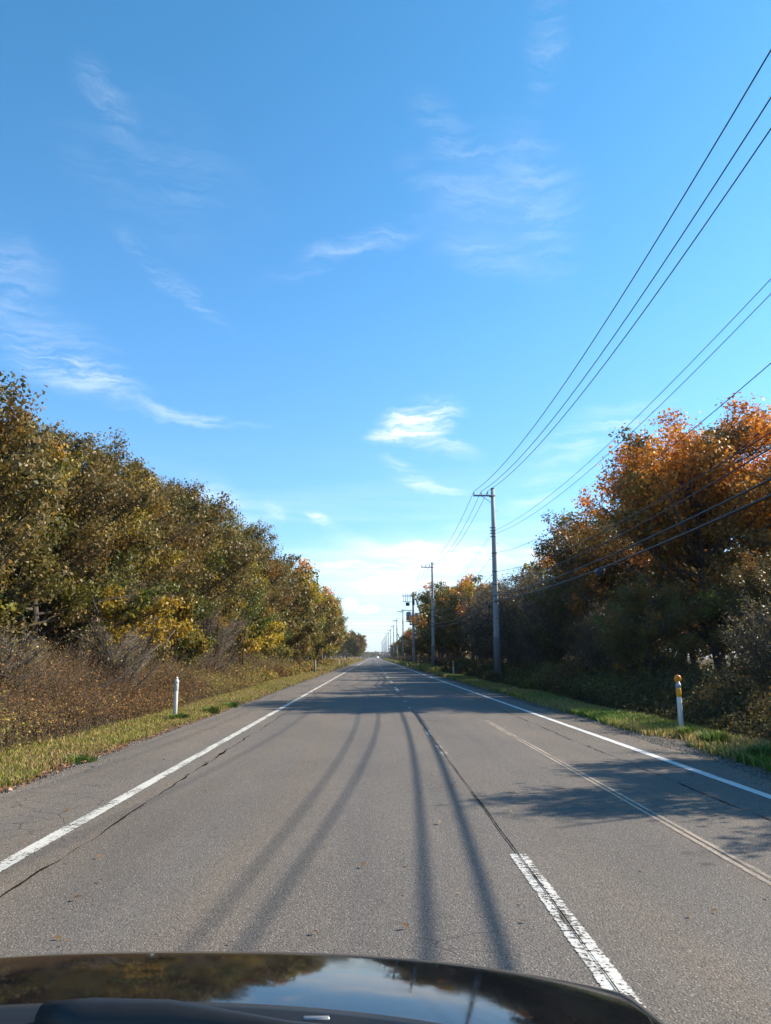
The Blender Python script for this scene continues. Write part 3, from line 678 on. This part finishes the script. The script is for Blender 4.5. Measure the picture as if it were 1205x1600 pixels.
for i, (x, y, h, k, lb) in enumerate([
        (-7.2, 22.5, 3.9, 'yellow1', 'small golden yellow tree in front of the left oaks, nearest of the small ones'),
        (-7.9, 29.5, 4.8, 'green1', 'small fresh green tree in front of the left oaks'),
        (-7.2, 38.0, 3.8, 'yellow1', 'small yellow orange tree behind the white marker post on the left'),
        (-7.3, 47.0, 4.4, 'yellow1', 'small yellow tree in front of the left oaks beyond the green one'),
        (-8.0, 12.5, 4.3, 'green1', 'small green tree at the left edge of the picture'),
        (-7.4, 56.0, 4.4, 'green1', 'small green and yellow tree in the left row before the grey post'),
        (-7.2, 67.0, 4.6, 'yellow1', 'small golden tree in the left row beside the grey post'),
        (-7.2, 88.0, 5.0, 'yellow1', 'small golden tree far along the left row')]):
    put(k, x, y, h, lb, None, 'small_tree', 'tree')
put('bare1', -8.3, 25.6, 4.4, 'thin grey half bare tree between the golden tree and the green one', None, 'bare_tree', 'tree')
put('bare2', -7.7, 34.0, 4.4, 'thin grey half bare tree beyond the small green tree on the left', None, 'bare_tree', 'tree')
put('bush1', -7.0, 20.2, 2.7, 'grey twiggy bush behind the brown undergrowth left of the white post', None, 'bush', 'bush')
put('bush1', -7.6, 15.4, 2.3, 'grey twiggy bush above the brown undergrowth at far left', None, 'bush', 'bush')
put('bush1', -7.2, 31.0, 2.2, 'grey twiggy bush in the left undergrowth beyond the white post', None, 'bush', 'bush')
kk = ['oak1', 'oak3', 'oak2', 'oak4']
for i in range(14):
    put(kk[i % 4] if i < 8 else ('far1', 'far2')[i % 2], -14.6 + random.uniform(-.8, .8), 4 + i * 8.3, 8.6 + random.uniform(-.4, .5), 'olive brown oak standing behind the left front row', 'trees of the left second row')
for i in range(12):
    put(('far1', 'far2')[i % 2], -20.5 + random.uniform(-1, 1), 2 + i * 10.5, 9.2, 'olive tree deep in the left wood behind the second row', 'trees deep in the left wood')
# second clump beyond the gap
for i in range(8):
    put(('far2', 'far1')[i % 2], -6.9 - (i % 2) * 4.5 + random.uniform(-.4, .4), 280 + i * 16, 11.8 - .3 * (i // 4), f'olive green tree of the far round clump on the left, {ORD[i]} from the camera', 'far clump of trees on the left')
# right side
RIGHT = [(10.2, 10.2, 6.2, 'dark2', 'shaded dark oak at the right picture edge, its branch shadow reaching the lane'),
         (13.0, 27.0, 11.8, 'orange1', 'big oak with bright orange top on the right'),
         (17.8, 26.5, 11.2, 'orange2', 'orange oak behind the big orange one at the right picture edge'),
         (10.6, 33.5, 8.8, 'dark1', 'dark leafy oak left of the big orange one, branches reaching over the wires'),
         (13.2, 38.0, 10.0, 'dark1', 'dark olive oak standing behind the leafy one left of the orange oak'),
         (10.2, 41.5, 7.2, 'bare1', 'grey twiggy tree just behind the nearest utility pole on the right'),
         (9.2, 46, 7.4, 'bare2', 'low grey twiggy tree beyond the nearest utility pole'),
         (10.6, 51.5, 8.2, 'bare1', 'grey twiggy tree between the first and second poles, middle one'),
         (9.4, 57.5, 8.2, 'bare2', 'low grey twiggy tree between the first and second poles, farther one'),
         (10.2, 64.5, 9.2, 'bare1', 'grey twiggy tree just before the second utility pole')]
for (x, y, h, k, lb) in RIGHT: put(k, x, y, h, lb)
for i, (x, y, h, k) in enumerate([(11.4, 20.0, 4.6, 'dark2'), (15.8, 18.5, 6.5, 'dark1'), (8.8, 24.0, 4.2, 'dark2'), (8.8, 28.5, 4.0, 'bare2'), (8.3, 36.0, 4.0, 'bare2'), (9.0, 16.0, 3.4, 'bare2')]):
    put(k, x, y, h, f'{LOOK[k]}, {ORD[i]} low tree under the orange oak', 'low trees under the orange oak', 'low_tree')
put('dark2', 11.7, 9.4, 6.0, 'small unseen tree added behind the dark oak to thicken its shadow on the lane')  # out of view, added to make the leaf shadow on the lane denser
put('dark1', 10.9, 11.4, 5.7, 'small unseen tree added beside the dark oak to darken its shadow on the lane')  # also added out of view, fills gaps in the same lane shadow
R2 = [(9.9, 74, 10.0), (9.2, 81, 10.8), (9.5, 88, 11.0), (10.0, 96, 11.4), (10.4, 104, 11.6), (10.6, 112, 11.4), (10.6, 120, 11.0), (10.4, 128, 10.0), (10.2, 137, 9.4), (9.0, 147, 8.8), (9.0, 157, 8.4), (9.2, 168, 8.2), (9.0, 180, 8.0),
      (9.4, 193, 7.4), (9.4, 207, 7.2), (9.4, 222, 7.4), (9.6, 238, 7.6), (9.6, 255, 7.4), (9.8, 273, 7.6), (9.8, 292, 7.6), (10, 312, 7.6), (10, 334, 7.6)]
rk = ['fargold', 'fardark', 'fardark', 'far3', 'fardark', 'fargold']
for i, (x, y, h) in enumerate(R2):
    k = rk[i % 6]; put(k, x, y, h, f'{LOOK[k]}, {ORD[i]} beyond the second pole on the right', 'trees of the right far row')
for i in range(12):
    y = 42 + i * 9
    k = ('fargold', 'far1', 'fardark')[i % 3]
    put(k, 17.5 + random.uniform(-1, 1) + (-.6 if y < 75 else -3), y, (12.0 if y < 75 else 9.4), 'tree of mixed olive and rust colour behind the right front row', 'trees of the right second row')
for i in range(9):
    put(('fardark', 'far1')[i % 2], 23 + random.uniform(-1, 1), 8 + i * 9, 9.6, 'dark tree deep in the right wood', 'trees deep in the right wood')

def woodmass(name, n, x0, x1, y0, y1, H, pal, seed, size):
    r = np.random.default_rng(seed); X = r.uniform(x0, x1, n); Y = r.uniform(y0, y1, n)
    top = H + .9 * smoothnoise(X * .45, Y * .45, seed); Z = np.maximum(.2, top - np.abs(r.normal(0, H * .5, n))) * 1.0
    v, f = leaves(np.stack([X, Y, Z], 1), size, np.array([0, 0, .6]), r)
    return link(name, mesh_np(name, v, f, M_LEAF, np.repeat(pick(PAL[pal], n, r) * r.uniform(.6, 1.3, (n, 1)), 4, 0)))
tag(woodmass('woodland', 30000, -34, -24, -6, 135, 8.4, 'olive', 301, .5), 'far off olive wood filling in behind the left trees', 'woodland', kind='stuff')
tag(woodmass('woodland', 30000, 26, 36, -2, 150, 8.6, 'dark', 303, .5), 'far off dark wood filling in behind the right trees', 'woodland', kind='stuff')
tag(woodmass('woodland', 26000, 13, 26, 120, 420, 7.6, 'dark', 305, .6), 'distant dark wood beyond the far poles on the right', 'woodland', kind='stuff')
tag(woodmass('woodland', 26000, -120, -14, 300, 330, 6.0, 'olive', 307, .8), 'distant olive wood beyond the far clump on the left', 'woodland', kind='stuff')
tag(woodmass('woodland', 20000, -260, 260, 1150, 1250, 8, 'dark', 309, 3.0), 'low dark line of wood across the end of the road', 'woodland', kind='stuff')

# ------------------------------------------------------------------ hills
def hill(y, h, seed, dx):
    xs_ = np.linspace(-6000, 6000, 160); prof = h * (.62 + .38 * np.clip(smoothnoise(xs_ / 620 + dx, xs_ * 0 + seed, seed) + .35 * smoothnoise(xs_ / 160, xs_ * 0, seed + 2), -1, 1.4))
    t = np.linspace(-1, 1, 13); V = []
    for a in t: V.append(np.stack([xs_, y + a * 900 + 0 * xs_, prof * np.cos(a * np.pi / 2) - .5], 1))
    V = np.concatenate(V); nx = len(xs_); i = (np.arange(12)[:, None] * nx + np.arange(nx - 1)[None, :]).ravel()
    tag(link('hills', mesh_np('hills', V, np.stack([i, i + 1, i + 1 + nx, i + nx], 1), M_HILL, None, True)), kind='structure')
hill(4200, 34, 5, 0); hill(7600, 90, 9, 3)

# ------------------------------------------------------------------ utility poles
POLE_Y = [3.0, 39.8, 73, 110, 147, 184, 222, 255, 287, 321, 354, 388, 425, 460, 498]
POLE_X = [6.6, 6.62, 5.9, 6.0, 5.95, 5.95, 6.2, 6.1, 6.0, 6.0, 6.0, 6.1, 6.0, 6.0, 6.0]
ARM_Z = 10.36
POLE_ORD = ['zeroth', 'nearest', 'second', 'third', 'fourth', 'fifth', 'sixth', 'seventh', 'eighth', 'ninth', 'tenth']
def make_pole():
    root = empty('utility_pole')
    m = MB(); m.tube([(0, 0, z) for z in (-.3, 2.9, 5.8, 8.2, 10.55)], [.185, .160, .138, .118, .098], 18); m.build('shaft', M_CONC, root, True)
    m = MB(); m.lathe([(.186, 0), (.186, 2.55), (.178, 2.62), (.165, 2.63)], 18, (0, 0, -.2)); m.build('base_sleeve', M_CONC2, root, True)
    m = MB(); m.lathe([(.100, 0), (.108, .01), (.108, .05), (.06, .09)], 16, (0, 0, 10.53)); m.build('cap', M_DARK, root, True)
    m = MB(); m.box((-.49, -.14, 10.14), (1.22, .075, .09), .008); m.build('cross_arm', M_STEEL, root)
    m = MB(); m.box((-.05, 0.0, 10.14), (.27, .27, .07), .01); m.tube([(-.62, -.13, 10.10), (-.08, -.06, 9.75)], .014, 6); m.build('arm_bracket', M_STEEL, root)
    for dx in (-1.05, -.65, -.30):
        m = MB(); m.lathe([(.018, 0), (.018, .05), (.05, .06), (.032, .085), (.048, .10), (.030, .125), (.042, .14), (.022, .19)], 10, (dx, -.14, 10.185)); m.build('insulator', M_PORC, root, True)
    for z in (8.35, 8.2, 8.05, 7.86):
        m = MB(); m.tube([(0, 0, z - .02), (0, 0, z + .02)], .129, 16); m.box((-.16, 0, z), (.07, .05, .05), .01); m.build('band', M_DARK, root)
    for z in (6.95, 5.95, 5.25, 4.62, 4.3, 3.4):
        m = MB(); m.tube([(0, 0, z - .022), (0, 0, z + .022)], .152, 16); m.box((.0, -.165, z), (.06, .06, .05), .01); m.build('band', M_DARK, root)
    for k, z in enumerate(np.arange(3.0, 9.6, .9)):
        sx = 1 if k % 2 else -1; m = MB(); m.tube([(sx * .10, 0, z), (sx * .27, 0, z)], .009, 6); m.build('step_bolt', M_STEEL, root)
    return root
pole0 = make_pole()
for i, (x, y) in enumerate(zip(POLE_X, POLE_Y)):
    if i == 3: continue
    o = pole0 if i == 0 else copy_tree(pole0)
    o.location = (x, y, 0)
    if i == 0: lb = 'grey concrete utility pole beside the car, outside the right picture edge'
    elif i <= 10: lb = f'grey concrete utility pole with side arm, {POLE_ORD[i]} one ahead on the right'
    else: lb = 'tiny grey concrete utility pole near the horizon, beyond the tenth one'
    tag(o, lb, 'utility pole', 'utility poles along the right side of the road' if i <= 10 else 'tiny far utility poles near the horizon')
# third pole: with transformer, switch and strut
root = empty('utility_pole', (POLE_X[3], POLE_Y[3], 0)); tag(root, 'third utility pole ahead, carrying a grey transformer, a switch box and insulators', 'utility pole', 'utility poles along the right side of the road')
m = MB(); m.tube([(0, 0, z) for z in (-.3, 3, 6, 8.5, 10.75)], [.24, .21, .19, .165, .15], 16); m.build('shaft', M_CONC, root, True)
m = MB(); m.tube([(.0, 0, z) for z in (8.9, 10.75)], [.19, .19], 14); m.build('top_sleeve', M_DARK, root)
m = MB(); m.box((-.85, -.2, 10.25), (1.6, .08, .09), .01); m.box((-.85, -.2, 9.4), (1.5, .08, .08), .01); m.build('cross_arm', M_STEEL, root)
for dx in (-1.55, -1.2, -.85, -.5, -.3):
    m = MB(); m.lathe([(.03, 0), (.03, .06), (.075, .08), (.05, .12), (.075, .15), (.05, .2), (.07, .22), (.03, .34)], 10, (dx, -.2, 10.28)); m.build('insulator', M_PORC, root, True)
for dx in (-1.45, -1.15, -.85, -.5):
    m = MB(); m.lathe([(.03, 0), (.05, .05), (.04, .3), (.05, .6), (.03, .78)], 8, (dx, -.2, 9.44)); m.build('cutout_fuse', M_WHITE, root, True)
m = MB(); m.box((-.85, -.2, 9.05), (.58, .42, .5), .05); m.build('switch_box', M_DARK, root)
m = MB(); m.lathe([(.0, -.02), (.42, 0), (.46, .06), (.46, 1.15), (.40, 1.25), (.15, 1.32)], 18, (-.62, -.1, 6.65)); m.build('transformer', M_BOX, root, True)
m = MB(); m.lathe([(.0, -.02), (.34, 0), (.36, .06), (.36, 1.05), (.30, 1.15), (.1, 1.2)], 18, (.55, -.15, 6.6)); m.build('transformer', M_BOX, root, True)
m = MB(); m.box((-.05, -.1, 6.5), (2.1, .75, .12), .02); m.box((-.9, -.1, 8.15), (1.7, .1, .1), .01); m.box((-.05, -.15, 6.1), (1.1, .3, .25), .03); m.build('platform', M_STEEL, root)
m = MB(); m.box((-.02, -.3, 3.1), (.3, .2, .55), .03); m.build('meter_box', M_BOX, root)
st = empty('strut_pole', (POLE_X[3] + .35, POLE_Y[3] + .4, 0)); tag(st, 'dark leaning strut pole propped against the third utility pole', 'strut pole')
m = MB(); m.tube([(3.5, 0, -.3), (1.7, 0, 5.0), (.05, 0, 10.0)], [.19, .165, .13], 12); m.build('shaft', M_CONC2, st, True)
m = MB(); m.box((-.05, 0, 9.75), (.5, .34, .12), .02); m.build('clamp', M_DARK, st)
# pale strut at the fifth pole
st = empty('strut_pole', (POLE_X[5] + .2, POLE_Y[5] + .1, 0)); tag(st, 'pale sunlit leaning strut pole at the fifth utility pole', 'strut pole')
m = MB(); m.tube([(2.3, 0, -.3), (.05, 0, 7.0)], [.17, .13], 12); m.build('shaft', M_CONC, st, True)
m = MB(); m.box((-.02, 0, 6.8), (.4, .3, .12), .02); m.build('clamp', M_DARK, st)

# ------------------------------------------------------------------ wires
WIRES = [  # dx at pole, attach z, sag, radius, label, mat
    (-1.05, 10.38, 1.18, .0125, 'outermost of the three thick black wires on the cross arms', M_WIRE),
    (-.65, 10.38, 1.24, .0125, 'middle one of the three thick black wires on the cross arms', M_WIRE),
    (-.30, 10.38, 1.16, .0125, 'innermost of the three thick black wires on the cross arms', M_WIRE),
    (-.13, 8.12, .98, .007, 'upper of the two thin wires below the cross arms', M_WIREG),
    (-.13, 7.94, 1.06, .007, 'lower of the two thin wires below the cross arms', M_WIREG),
    (-.05, 6.95, 1.12, .008, 'thin black service wire halfway up the poles', M_WIRE),
    (-.05, 5.92, .82, .011, 'black wire above the telephone cables', M_WIRE),
    (-.02, 5.45, .85, .013, 'black cable just above the thick telephone bundle', M_WIRE),
    (-.02, 4.62, .46, .021, 'upper cable of the thick black telephone bundle', M_WIRE),
    (-.02, 4.36, .46, .025, 'lowest and thickest black telephone cable', M_WIRE)]
for (dx, z, sag, rad, lb, mm) in WIRES:
    m = MB(); pts = []
    for i in range(len(POLE_Y) - 1):
        n = 26 if i < 4 else 8
        for k in range(n):
            t_ = k / n; lo_ = {5.92: .39, 5.45: .05}.get(z, 0) * (1 - t_) if i == 0 else 0
            pts.append((POLE_X[i] * (1 - t_) + POLE_X[i + 1] * t_ + dx, POLE_Y[i] * (1 - t_) + POLE_Y[i + 1] * t_ - (.14 if dx < -.2 else .17), z - lo_ - 4 * sag * t_ * (1 - t_) * (1 if i < 5 else .8)))
    pts.append((POLE_X[-1] + dx, POLE_Y[-1], z)); m.tube(pts, rad, 6)
    o = m.build('power_line' if z > 6 else 'telephone_cable', mm, None, True); tag(o, lb, 'overhead wire', 'wires strung along the utility poles')
def on_wire(j, i, t_):
    dx, z, sag = WIRES[j][:3]
    return (POLE_X[i] * (1 - t_) + POLE_X[i + 1] * t_ + dx, POLE_Y[i] * (1 - t_) + POLE_Y[i + 1] * t_ - .17, z - 4 * sag * t_ * (1 - t_))
def closure(p, lb, L=.42, rr=.075):
    r_ = empty('splice_closure', p); tag(r_, lb, 'cable box', 'splice boxes on the telephone cables')
    m = MB(); m.tube([(0, -L / 2, -.05), (0, -L / 2 + .04, -.06), (0, L / 2 - .04, -.06), (0, L / 2, -.05)], [rr * .6, rr, rr, rr * .6], 12); m.box((0, 0, -.06 - rr), (rr * 1.4, L * .8, .04), .01); m.build('housing', M_DARK, r_, True)
    for s in (-1, 1):
        m = MB(); m.tube([(0, s * L * .3, -.02), (0, s * L * .3, .03)], .03, 8); m.build('hanger', M_STEEL, r_)
closure(on_wire(9, 0, .50), 'black splice box hanging on the lowest cable before the orange oak', .5, .10)
closure(on_wire(9, 1, .06), 'small black splice box on the cable just beyond the nearest pole', .4, .09)

# high voltage lines crossing far beyond
for j, (zz, sg) in enumerate([(36.5, 1.5), (33.4, 1.5), (31.0, 1.4), (27.6, 1.4), (24.6, 1.2), (22.0, 1.2)]):
    m = MB(); xx = np.linspace(-260, 260, 21); m.tube([(a, 600 + j * 3, zz - sg * (1 - (a / 260) ** 2)) for a in xx], .055, 5)
    tag(m.build('transmission_line', M_WIREG, None, True), f'faint transmission wire crossing the sky over the far road, {ORD[j]} from the top', 'transmission wire', 'transmission wires crossing the far sky')

# ------------------------------------------------------------------ marker posts
def post(x, y, label, kind, h=.92):
    r_ = empty('marker_post', (x, y, 0)); tag(r_, label, 'marker post', 'roadside marker posts')
    if kind == 'grey':
        m = MB(); m.tube([(0, 0, -.2), (0, 0, h)], [.085, .08], 10); m.build('shaft', M_GREYW, r_, True)
        m = MB(); m.lathe([(.085, 0), (.085, .05), (.03, .09)], 10, (0, 0, h - .02)); m.build('cap', M_GREYW, r_, True); return
    m = MB(); m.tube([(0, 0, z) for z in (-.2, h * .5, h - .06)], [.050, .046, .043], 20); m.build('shaft', M_WHITE, r_, True)
    m = MB(); m.lathe([(.046, 0), (.052, .004), (.052, .070), (.047, .078), (.034, .082), (.034, .10)], 20, (0, 0, h - .12)); m.build('collar', M_WHITE if kind == 'white' else M_SILV, r_, True)
    if kind == 'white':
        m = MB(); m.lathe([(.0475, 0), (.0482, .002), (.0482, .15), (.0475, .152)], 20, (0, 0, h - .285)); m.build('reflector_band', M_BAND, r_, True)
        m = MB(); m.lathe([(.028, 0), (.030, .03), (.022, .05), (.004, .055)], 16, (0, 0, h - .02)); m.build('cap', M_WHITE, r_, True)
    else:
        m = MB(); m.lathe([(.0478, 0), (.0488, .002), (.0488, .155), (.0478, .157)], 20, (0, 0, h - .285)); m.build('reflector_band', M_AMBER, r_, True)
        m = MB(); m.lathe([(.040, 0), (.040, .010)], 16, (0, 0, h - .055)); m.build('neck_ring', M_DARK, r_, True)
        m = MB(); m.lathe([(.034, 0), (.034, .045)], 16, (0, 0, h - .045)); m.build('neck', M_SILV, r_, True)
        m = MB(); rr = .072
        m.lathe([(max(.001, rr * math.cos(a)), rr * math.sin(a)) for a in np.linspace(-1.5, 1.5, 11)], 20)
        me = m.mesh('reflector_disc', M_ORANGE, True); v = np.empty(len(me.vertices) * 3, np.float32); me.vertices.foreach_get('co', v); v = v.reshape(-1, 3); v[:, 1] *= .45; me.vertices.foreach_set('co', v.ravel()); me.update()
        d = link('reflector_disc', me, r_, (0, 0, h + .055))
post(-4.6, 17.8, 'white marker post with a silver band in the left grass verge', 'white', .90)
post(-4.75, 62.0, 'thick weathered grey post on the left verge before the yellow trees', 'grey', 1.05)
post(-5.0, 112.0, 'small white marker post far along the left verge', 'white', .95)
post(5.88, 14.45, 'white marker post with amber band and round orange reflector, nearest on the right', 'orange', .93)
post(5.9, 55.0, 'white marker post with round orange reflector just beyond the nearest pole', 'orange', .98)
post(5.75, 95.0, 'small white marker post beside the third utility pole', 'white', .95)

# ------------------------------------------------------------------ distant vehicle
def far_car(x, y, m_, label, hgt=1.5):
    r_ = empty('distant_car', (x, y, 0)); tag(r_, label, 'car')
    prof = [(-2.1, .35), (-2.1, .8), (-1.9, .95), (-1.2, 1.0), (-.6, hgt), (1.5, hgt), (2.0, .95), (2.1, .4)]
    m = MB(); V = [(s * .84 * (1 if z < 1.05 else .86), yy, z) for s in (-1, 1) for yy, z in prof]; n = len(prof)
    m.add(V, [list(range(n)), [n + j for j in range(n)][::-1]] + [[j, n + j, n + (j + 1) % n, (j + 1) % n] for j in range(n)]); m.build('body', m_, r_)
    m = MB(); m.add([(-.70, -1.12, 1.04), (.70, -1.12, 1.04), (.64, -.66, hgt - .08), (-.64, -.66, hgt - .08)], [[0, 1, 2, 3]]); V = m.V[0]; m.V[0] = V + np.array([0, -.012, .012]); m.build('windscreen', M_DARK, r_)
    for sx in (-.75, .75):
        for sy in (-1.35, 1.3):
            m = MB(); m.tube([(sx - .1, sy, .32), (sx + .1, sy, .32)], .32, 14); m.build('wheel', M_DARK, r_)
    for sx in (-.6, .6):
        m = MB(); m.box((sx, -2.11, .72), (.3, .04, .14), .01); m.build('headlight', M_WHITE, r_)
far_car(2.6, 420, M_WHITE, 'tiny white car coming far down the road at the horizon')
far_car(-8.5, 470, M_BOX, 'tiny grey car standing far off beside the left road edge')

# ------------------------------------------------------------------ own car (bonnet)
def carpaint():
    m, t, out = mat('black_car_paint')
    tcn = t.new('ShaderNodeTexCoord')
    n = t.noise(tcn.outputs['Object'], 90, 3, .6); dust = t.maprange(n, .45, .8, 0, 1)
    c = t.mix(t.math('MULTIPLY', dust, .25), (.006, .0065, .008, 1), (.03, .03, .03, 1))
    b = t.new('ShaderNodeBsdfPrincipled', ins={'Base Color': c, 'Roughness': t.math('ADD', .045, t.math('MULTIPLY', t.maprange(t.noise(tcn.outputs['Object'], 7, 5, .7), .45, .75), .10)), 'Specular IOR Level': .45, 'IOR': 1.55})
    t.l.new(b.outputs[0], out.inputs[0]); return m
M_CARP = carpaint(); M_PLAST = simple('black_trim_plastic', (.012, .012, .013), .5, var=.3, scale=40, spec=.4); M_RUB = simple('wiper_rubber', (.008, .008, .008), .65, var=.2)
M_CHROME = simple('bright_metal', (.30, .30, .30), .5, metal=.6, var=.1)
CX = -.38; HW = .95
car = empty('car', (CX, 0, 0)); tag(car, 'front of the black car carrying the camera, bonnet and wipers along the bottom edge', 'car')
YC0, YCR, YC1 = 1.24, 1.55, 1.95     # cowl, crest, nose
def hood_z(x, y):
    s = np.clip((y - YC0) / (YCR - YC0), -.3, 1); L = YCR - YC0
    z = .885 - L * (np.tan(R(5.5)) * s + (np.tan(R(9.9)) - np.tan(R(5.5))) * s ** 2 / 2)
    e = np.maximum(y - YCR, 0); z = z - np.tan(R(9.9)) * e - 2.0 * e ** 2
    a = np.abs(x) / HW
    return z - .088 * a ** 2.6 - .10 * np.clip((a - .90) / .10, 0, 1) ** 2
nx, ny = 121, 61
hx = np.linspace(-HW, HW, nx); hy = np.linspace(0, 1, ny); X, T_ = np.meshgrid(hx, hy)
back = YC0 - .18 * X ** 2; front = YC1 - .22 * (np.abs(X) / HW) ** 3
Yp = back + (front - back) * T_
Z = hood_z(X, YC0 + (Yp - YC0) * (1 + .10 * (np.abs(X) / HW) ** 2))
top = np.stack([X, Yp, Z], -1).reshape(-1, 3); bot = top - np.array([0, 0, .03])
i = (np.arange(ny - 1)[:, None] * nx + np.arange(nx - 1)[None, :]).ravel(); q = np.stack([i, i + 1, i + 1 + nx, i + nx], 1); n0 = len(top)
me = mesh_np('bonnet', np.concatenate([top, bot]), [q, q[:, ::-1] + n0], M_CARP, None, True); link('bonnet', me, car)
# body shell below: nose, wings
m = MB()
ring = [(-.93, .55), (-.93, 1.2), (-.91, 1.55), (-.76, 1.76), (-.38, 1.88), (0, 1.91), (.38, 1.88), (.76, 1.76), (.91, 1.55), (.93, 1.2), (.93, .55)]
lev = [(.24, .0), (.30, .04), (.44, .05), (.48, .03)]
V = []; n = len(ring)
for z, o_ in lev: V += [(x * (1 + o_ * .15), y + o_ * (1 if y > 1.3 else .2), z) for x, y in ring]
F = [[k * n + j, k * n + j + 1, (k + 1) * n + j + 1, (k + 1) * n + j] for k in range(len(lev) - 1) for j in range(n - 1)]
m.add(V, F); m.build('bumper', M_CARP, car, True)
m = MB()
for sx in (-1, 1):
    V = []; ysd = np.linspace(.3, 1.78, 16)
    for y in ysd:
        zt = min(float(hood_z(np.array(HW), np.array(max(y, YC0)))), .71); V += [(sx * .951, y, zt), (sx * .962, y, zt - .08), (sx * .96, y, .46), (sx * .93, y, .30)]
    m.add(V, [[k * 4 + j, k * 4 + j + 1, k * 4 + 5 + j, k * 4 + 4 + j] for k in range(15) for j in range(3)])
m.build('wing', M_CARP, car, True)
# cowl: dark trim panel whose front edge follows the rear edge of the bonnet, raised lip, grooves
cx_ = np.linspace(-.90, .90, 61); prof = [(.012, -.022), (.0, .004), (-.03, .010), (-.05, .002), (-.10, -.004), (-.14, .010), (-.22, -.002), (-.30, -.05)]
V = []
for dy, dz in prof:
    yb = YC0 - .18 * cx_ ** 2; V.append(np.stack([cx_, yb + dy, 0.885 - .088 * (np.abs(cx_) / HW) ** 2.6 + dz], 1))
V = np.concatenate(V); k_ = len(cx_); i = (np.arange(len(prof) - 1)[:, None] * k_ + np.arange(k_ - 1)[None, :]).ravel()
link('cowl_panel', mesh_np('cowl_panel', V, np.stack([i, i + k_, i + k_ + 1, i + 1], 1), M_PLAST, None, True), car)
def wiper(p0, p1, bulge):
    p0 = np.array(p0); p1 = np.array(p1); mid = (p0 + p1) / 2 + np.array([0, 0, bulge])
    r_ = MB(); r_.tube([p0 - (p1 - p0) * .12, p0, p0 * .6 + mid * .4 + np.array([0, 0, .008]), mid, p1], [.022, .030, .024, .012, .007], 10)
    r_.lathe([(.034, 0), (.034, .02), (.02, .035)], 14, tuple(p0 - np.array([0, 0, .025])))
    o = r_.build('wiper_arm', M_PLAST, car, True)
    b_ = MB(); b_.tube([p0 * .4 + p1 * .6 + np.array([0, .03, -.008]), p1 + np.array([.12, .02, -.008])], [.010, .008], 6); b_.build('blade', M_RUB, o, True)
wiper((-.02, 1.165, .893), (.55, 1.12, .880), .004)
wiper((-.62, 1.10, .868), (-.14, 1.14, .884), .004)
m = MB(); m.box((.30, 1.19, .884), (.040, .014, .010), .002); m.build('washer_nozzle', M_CHROME, car)
for sx in (-.82, .82):
    m = MB(); m.tube([(sx - .1, 1.15, .33), (sx + .1, 1.15, .33)], .32, 20); m.build('wheel', M_RUB, car, True)
    m = MB(); m.box((sx * .80, 1.72, .56), (.30, .14, .10), .03); m.build('headlight', M_PORC, car)
m = MB(); m.box((0, 1.90, .54), (.9, .06, .12), .02); m.build('grille', M_PLAST, car)

# ------------------------------------------------------------------ air
m, t, out = mat('haze_air')
pv = t.new('ShaderNodeVolumePrincipled', ins={'Color': (.86, .92, 1.0, 1), 'Density': 1.3e-4, 'Anisotropy': .3}); t.l.new(pv.outputs[0], out.inputs[1])
mb = MB(); mb.box((0, 5800, 68), (15000, 13000, 140)); hz_ = mb.build('haze', m); tag(hz_, kind='stuff')
